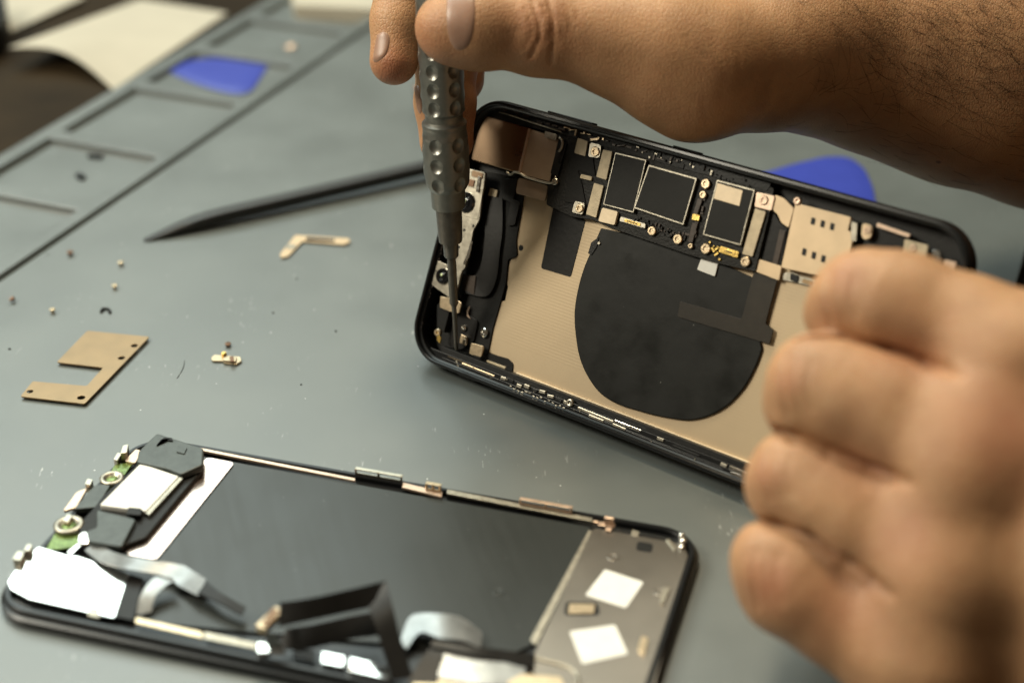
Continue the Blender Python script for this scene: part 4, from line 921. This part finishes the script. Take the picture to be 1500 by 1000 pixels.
# --- the hand with the screwdriver
th_tip, th_ip, th_mcp, th_cmc = W(663, 42, 402), W(795, 42, 404), W(955, 56, 406), W(1110, 90, 414)
T_ = dict(
    thumb=[(W(661, 41, 402), 9.0), (W(700, 40, 402), 9.7), (th_ip, 10.3), (W(860, 50, 405), 10.6), (W(950, 66, 407), 14.)],
    thenar=[(W(930, 68, 409), 12.5), (W(1020, 100, 412), 17.6), (W(1120, 82, 424), 18.5), (W(1180, 62, 432), 21.5)],
    index=[(W(577, 89, 420), 6.3), (W(584, 30, 421), 6.9), (W(592, -20, 422), 7.2), (W(600, -120, 424), 8.2), (W(720, -200, 428), 9.2), (W(900, -190, 436), 11)],
    middle=[(W(654, 206, 433), 7.2), (W(652, 150, 432), 7.9), (W(654, 90, 431), 8.0), (W(650, -30, 430), 8.3), (W(665, -130, 430), 8.8), (W(780, -190, 436), 9.4), (W(920, -170, 446), 11)],
    ring=[(W(672, 116, 446), 7.0), (W(672, 60, 447), 7.6), (W(680, -60, 447), 8.2), (W(720, -120, 448), 8.6), (W(840, -150, 454), 9), (W(940, -120, 462), 11)],
    palm=[((W(900, -180, 438)), 12.), (W(1010, -60, 440), 21), (W(1170, 40, 440), 22)],
    palm2=[((W(920, -110, 462)), 12.), (W(1020, -30, 462), 18), (W(1170, 50, 448), 21)],
    arm=[(W(1150, 58, 436), 21.), (W(1230, 62, 442), 25.), (W(1310, 70, 446), 29.5), (W(1420, 84, 452), 35.), (W(1560, 100, 460), 40), (W(1800, 130, 472), 43), (W(2350, 190, 500), 47)])
T_ = {k: [(np.asarray(p, np.float32), r) for p, r in v] for k, v in T_.items()}
def f_top(P):
    d = chain(P, T_['arm'], 6); d = smin(d, chain(P, T_['palm'], 6), 9); d = smin(d, chain(P, T_['palm2'], 6), 9); d = smin(d, chain(P, T_['thenar'], 6), 9)
    d = smin(d, chain(P, T_['thumb'], 5), 11)
    # knuckle of the thumb: slightly wider; pad below the tip
    d = smin(d, seg(P, W(790, 46, 405), W(800, 46, 405), 10.3, 10.3), 4)
    for k_, s_ in (('index', 3.), ('middle', 2.5), ('ring', 2.5)): d = np.minimum(d, chain(P, T_[k_], s_)) if k_ != 'palm' else d
    # root the fingers softly in the palm
    for k_ in ('index', 'middle', 'ring'): d = smin(d, seg(P, T_[k_][-2][0], T_[k_][-1][0], T_[k_][-2][1], T_[k_][-1][1]), 5)
    # tendon and bone relief on wrist
    return d
hand_a = thing('hand', 'bare hand with hairy wrist pinching the dimpled screwdriver handle from above', 'hand', W(1150, 60, 436), 'hands of the repairer')
cr_ = np.random.default_rng(21); cre = []
for x, dep_, wd, y0, y1 in ((771, .22, .55, 12, 70), (783, .5, .55, 0, 84), (794, .32, .45, 8, 60), (805, .55, .6, -4, 92), (817, .2, .5, 20, 74), (829, .16, .6, 10, 58), (757, .12, .6, 18, 60)):
    n_ = 7; jit = np.cumsum(cr_.normal(0, 1.6, n_))
    cre.append(([(x + jit[i] + 9 * math.sin(math.pi * i / (n_ - 1)) - 2, y0 + (y1 - y0) * i / (n_ - 1)) for i in range(n_)], dep_, wd))
for k in range(16):
    x, y, a_, l_ = cr_.uniform(752, 850), cr_.uniform(0, 82), cr_.normal(0, .6), cr_.uniform(5, 14)
    cre.append(([(x - math.sin(a_) * l_, y - math.cos(a_) * l_), (x + cr_.normal(0, 1.5), y), (x + math.sin(a_) * l_, y + math.cos(a_) * l_)], cr_.uniform(.06, .16), .4))
for k in range(46):        # faint long folds running round the wrist
    x, y, a_, l_ = cr_.uniform(1010, 1340), cr_.uniform(0, 175), cr_.normal(.15, .3), cr_.uniform(10, 40)
    cre.append(([(x - math.sin(a_) * l_, y - math.cos(a_) * l_), (x + cr_.normal(0, 3), y), (x + math.sin(a_) * l_, y + math.cos(a_) * l_)], cr_.uniform(.03, .09), cr_.uniform(.5, 1.1)))
lo = np.array([W(520, 560, 455)[0] - 6, 300, 20.]); 
allp = np.array([p for v in T_.values() for p, r in v]); lo = allp.min(0) - 26; hi = allp.max(0) + 30; lo[0] = allp[:, 0].min() - 12; hi[0] = allp[:, 0].max() + 52
HA = build_hand('skin', f_top, lo, hi, .62, hand_a, cre, [((790, 40), 9, .35), ((575, 105), 7, .8), ((620, 60), 8, .45), ((690, 200), 12, .6), ((640, 90), 7, .3)], lambda V: .6 * np.clip((project_all(V)[:, 0] - 850) / 60, 0, 1))
def nail(name, f, outline, parent, n=30, rings=9, lift=.32):
    P = np.array(outline, float); P = np.array([(x, y) for x, y, _ in smoothpath([(*p, 0) for p in list(P) + [P[0]]], 6)[:-1]]); c = P.mean(0)
    V = []; m = len(P)
    for k in range(rings + 1):
        s = k / rings; pts = c + (P - c) * max(s, .02); Q, ok = trace(f, pts); g = grad(f, Q, .4); hgt = lift * (1 - s ** 6) - .12 * s ** 8
        V.append(Q + g * hgt)
    V = np.concatenate(V); F = [[r * m + i, r * m + (i + 1) % m, (r + 1) * m + (i + 1) % m, (r + 1) * m + i] for r in range(rings) for i in range(m)] + [list(range(m))[::-1]]
    gg = grad(f, V[-m:], .4); k0 = len(V); V = np.concatenate([V, V[-m:] - gg * .5]); F += [[(rings) * m + i, rings * m + (i + 1) % m, k0 + (i + 1) % m, k0 + i] for i in range(m)]
    # face outwards
    o = mesh(name, V, F, 'nail', parent, smooth=True)
    bm = bmesh.new(); bm.from_mesh(o.data); bmesh.ops.recalc_face_normals(bm, faces=bm.faces); bm.to_mesh(o.data); bm.free(); return o
nail('thumbnail', f_top, [(656, -24), (653, 4), (653, 36), (658, 62), (668, 76), (682, 74), (692, 58), (697, 30), (697, 0), (692, -22), (675, -32)], hand_a)
nail('fingernail', f_top, [(552, 50), (562, 46), (571, 52), (571, 66), (565, 82), (553, 92), (546, 90), (548, 70)], hand_a)
nail('fingernail', f_top, [(606, 126), (612, 124), (617, 140), (619, 158), (616, 168), (611, 160)], hand_a)
def arm_hair():
    V, F = [], []; r = np.random.default_rng(5); pts = []
    while len(pts) < 850:
        x, y = r.uniform(1150, 1760), r.uniform(-10, 265)
        dens = np.clip((x - 1160) / 160, .1, 1) * np.clip(1.15 - y / 240, .12, 1)
        if r.random() < dens: pts.append((x, y))
    P, ok = trace(f_top, pts); G = grad(f_top, P, .6)
    for p, g, k, (px, py) in zip(P, G, ok, pts):
        if not k: continue
        d = RT * r.normal(.75, .35) - UP * r.normal(.25 + .3 * (py < 100), .45); d = d - g * (d @ g); d /= np.linalg.norm(d); side = np.cross(g, d)
        L = r.uniform(4, 8) + 8 * r.random() ** 3; cur = r.normal(0, .75); n = 8; line = []
        for i in range(n + 1):
            t = i / n; base = p + d * L * t + side * cur * L * t * t * .6
            base = base + g * (.05 + .9 * math.sin(min(t * 1.6, 1) * math.pi * .5) * r.uniform(.5, 1.2) * .8)
            line.append(base)
        line = np.array(line); line[1:-1] = (line[:-2] + line[2:] + 2 * line[1:-1]) / 4
        v, f_ = tube_vf(line, list(np.linspace(.042, .013, n + 1)), 3); k0 = len(V); V += list(v); F += [[i + k0 for i in q_] for q_ in f_]
    o = mesh('arm_hair', V, F, 'hair', hand_a); o['kind'] = 'stuff'
arm_hair()
# --- the hand gripping the shell
def on_phone(px, py, w): return PF.p3(*PF.at(px, py, w), w)
def dep(p): return (np.asarray(p) - CAM) @ FW
L_ = dict(
    index=[(W(1228, 459, 336), 7.2), (W(1262, 427, 332), 7.4), (W(1285, 437, 331), 9.3), (W(1330, 448, 330), 9.9), (W(1420, 482, 326), 10.2), (W(1530, 525, 322), 12)],
    middle=[(W(1169, 592, 330), 7.2), (W(1193, 549, 328), 7.6), (W(1225, 570, 327), 10.), (W(1290, 600, 325), 11.2), (W(1390, 630, 322), 11.3), (W(1490, 665, 318), 13)],
    ring=[(W(1141, 716, 329), 6.8), (W(1162, 686, 327), 7.0), (W(1190, 712, 326), 9.2), (W(1240, 752, 324), 10.6), (W(1330, 792, 321), 10.8), (W(1410, 838, 317), 12.5)],
    pinky=[(W(1136, 857, 328), 7.8), (W(1132, 820, 326), 7.6), (W(1160, 845, 325), 9.6), (W(1215, 884, 324), 9.9), (W(1300, 940, 320), 10.6), (W(1372, 980, 316), 12)],
    index2=[(W(1248, 440, 333), 8.6), (W(1275, 452, 349), 8.0), (W(1330, 470, 361), 7.3)],
    middle2=[(W(1188, 566, 328), 9.), (W(1215, 574, 345), 8.2), (W(1280, 590, 358), 7.4)],
    ring2=[(W(1154, 702, 327), 8.2), (W(1180, 705, 345), 7.8), (W(1245, 712, 357), 7.)],
    pinky2=[(W(1142, 838, 326), 8.5), (W(1180, 828, 342), 7.4), (W(1240, 828, 352), 6.5)],
    back=[(W(1470, 545, 320), 11.5), (W(1405, 700, 317), 12), (W(1375, 855, 315), 12), (W(1352, 970, 314), 11.5)],
    palm=[(W(1530, 525, 322), 11), (W(1640, 680, 318), 20), (W(1800, 860, 312), 25)],
    palm2=[(W(1490, 665, 318), 11), (W(1620, 770, 316), 20), (W(1800, 880, 312), 25)],
    palm3=[(W(1410, 838, 317), 11), (W(1560, 860, 318), 20), (W(1790, 910, 314), 25)],
    palm4=[(W(1372, 985, 318), 12), (W(1540, 980, 322), 18), (W(1770, 940, 318), 24)],
    thumb=[(W(1740, 800, 330), 18), (PF.p3(166, 24, -13), 12.5), (PF.p3(147, 33, -18.5), 10), (PF.p3(124, 39, -16.2), 7.8)],
    arm=[(W(1790, 890, 313), 25), (W(1930, 980, 305), 28), (W(2200, 1130, 290), 34), (W(2700, 1390, 275), 42)])
for k_ in ('index', 'middle', 'ring', 'pinky'):      # the soft lower side of each bent finger bulges over its neighbour
    L_[k_ + '_low'] = [(np.asarray(p) - UP * (.44 * r) - FW * (.42 * r), r * .62) for p, r in L_[k_][:-1]]
L_ = {k: [(np.asarray(p, np.float32), r) for p, r in v] for k, v in L_.items()}
def f_low(P):
    d = chain(P, L_['palm'], 6)
    for k_ in ('palm2', 'palm3', 'palm4', 'arm'): d = smin(d, chain(P, L_[k_], 6), 9)
    d = smin(d, chain(P, L_['thumb'], 4), 9)
    e = None
    for k_ in ('pinky', 'ring', 'middle', 'index'):
        g = smin(chain(P, L_[k_], 4), chain(P, L_[k_ + '2'], 3), 2.); g = smin(g, chain(P, L_[k_ + '_low'], 3), 3.5)
        e = g if e is None else smin(e, g, .7)
    d = smin(d, e, 6); d = smin(d, chain(P, L_['back'], 6), 7)
    return d
GROOVES = []                                   # the deep folds between the bent fingers, down to the webs
for pts_ in ([(1172, 492), (1200, 489), (1240, 494), (1300, 511), (1350, 528), (1385, 541), (1408, 552)], [(1112, 633), (1135, 631), (1165, 640), (1213, 661), (1270, 684), (1305, 697), (1332, 706)], [(1108, 761), (1135, 767), (1182, 788), (1240, 826), (1275, 850), (1306, 871)]):
    P_g, ok_g = trace(f_low, pts_); P_g = P_g[ok_g]; G_g = grad(f_low, P_g, .6); n_g = len(P_g); P_g = P_g - G_g * np.interp(np.arange(n_g), [0, n_g - 3, n_g - 1], [.9, .8, -.5])[:, None]
    GROOVES.append([(p.astype(np.float32), r) for p, r in zip(P_g, np.interp(np.arange(n_g), [0, n_g - 3, n_g - 1], [1.5, 1.25, .8]))])
f_low0 = f_low
def f_low(P):
    d = f_low0(P)
    for g in GROOVES: d = smax(d, -chain(P, g, 1.), 1.0)
    return d
hand_b = thing('hand', 'bare fist in the foreground gripping the right end of the opened phone', 'hand', W(1500, 720, 322), 'hands of the repairer')
allp = np.array([p for v in L_.values() for p, r in v]); lo = allp.min(0) - 14; hi = allp.max(0) + 46; lo[2] = allp[:, 2].min() - 46
HB = build_hand('skin', f_low, lo, hi, .8, hand_b, [([(x + dx * k, y0 + 4 * abs(k)), (x + dx * k - 6, (y0 + y1) / 2), (x + dx * k + 2, y1 - 4 * abs(k))], .45 if k == 0 else .25, .9)
      for x, y0, y1, dx in ((1216, 398, 470, 17), (1152, 522, 606, 17), (1126, 662, 730, 15), (1108, 806, 888, 16)) for k in (-1, 0, 1, 2)],
     [((1238, 404), 4, .4), ((1215, 465), 5, .3), ((1152, 556), 4, .4), ((1120, 697), 4, .4), ((1124, 856), 6, .65), ((1485, 630), 13, .55), ((1330, 520), 9, .5), ((1270, 680), 8, .45), ((1230, 880), 10, .4), ((1330, 790), 9, .35)])
# ------------------------------------------------------------------ light
def area(name, loc, target, size, sy, power, col):
    l = bpy.data.lights.new(name, 'AREA'); l.shape = 'RECTANGLE'; l.size = size; l.size_y = sy; l.energy = power; l.color = col
    o = bpy.data.objects.new(name, l); C.objects.link(o); o.location = loc
    from mathutils import Vector
    o.rotation_euler = (Vector(target) - Vector(loc)).to_track_quat('-Z', 'Y').to_euler(); return o
area('bench_lamp', (-.78, 1.36, 1.53), (-.08, .36, .0), 1.75, 1.3, 38, (.86, 1.0, .96))
area('desk_lamp', (-.47, .30, .43), (-.02, .35, .02), .20, .20, 3.6, (1.0, .93, .76))
area('ceiling_lamp', (-.04, .60, .84), (.04, .32, .03), .18, .18, 5.2, (1.0, .84, .58))
w = bpy.data.worlds.new('World'); sc.world = w; w.use_nodes = True
w.node_tree.nodes['Background'].inputs[0].default_value = (.95, .76, .52, 1); w.node_tree.nodes['Background'].inputs[1].default_value = .085
sc.view_settings.view_transform = 'Standard'; sc.view_settings.look = 'None'; sc.view_settings.exposure = 0; sc.view_settings.gamma = 1
sc.render.engine = 'CYCLES'; sc.cycles.use_denoising = True; sc.cycles.max_bounces = 8
try: sc.cycles.denoiser = 'OPENIMAGEDENOISE'
except Exception: pass
sc.cycles.sample_clamp_indirect = 6
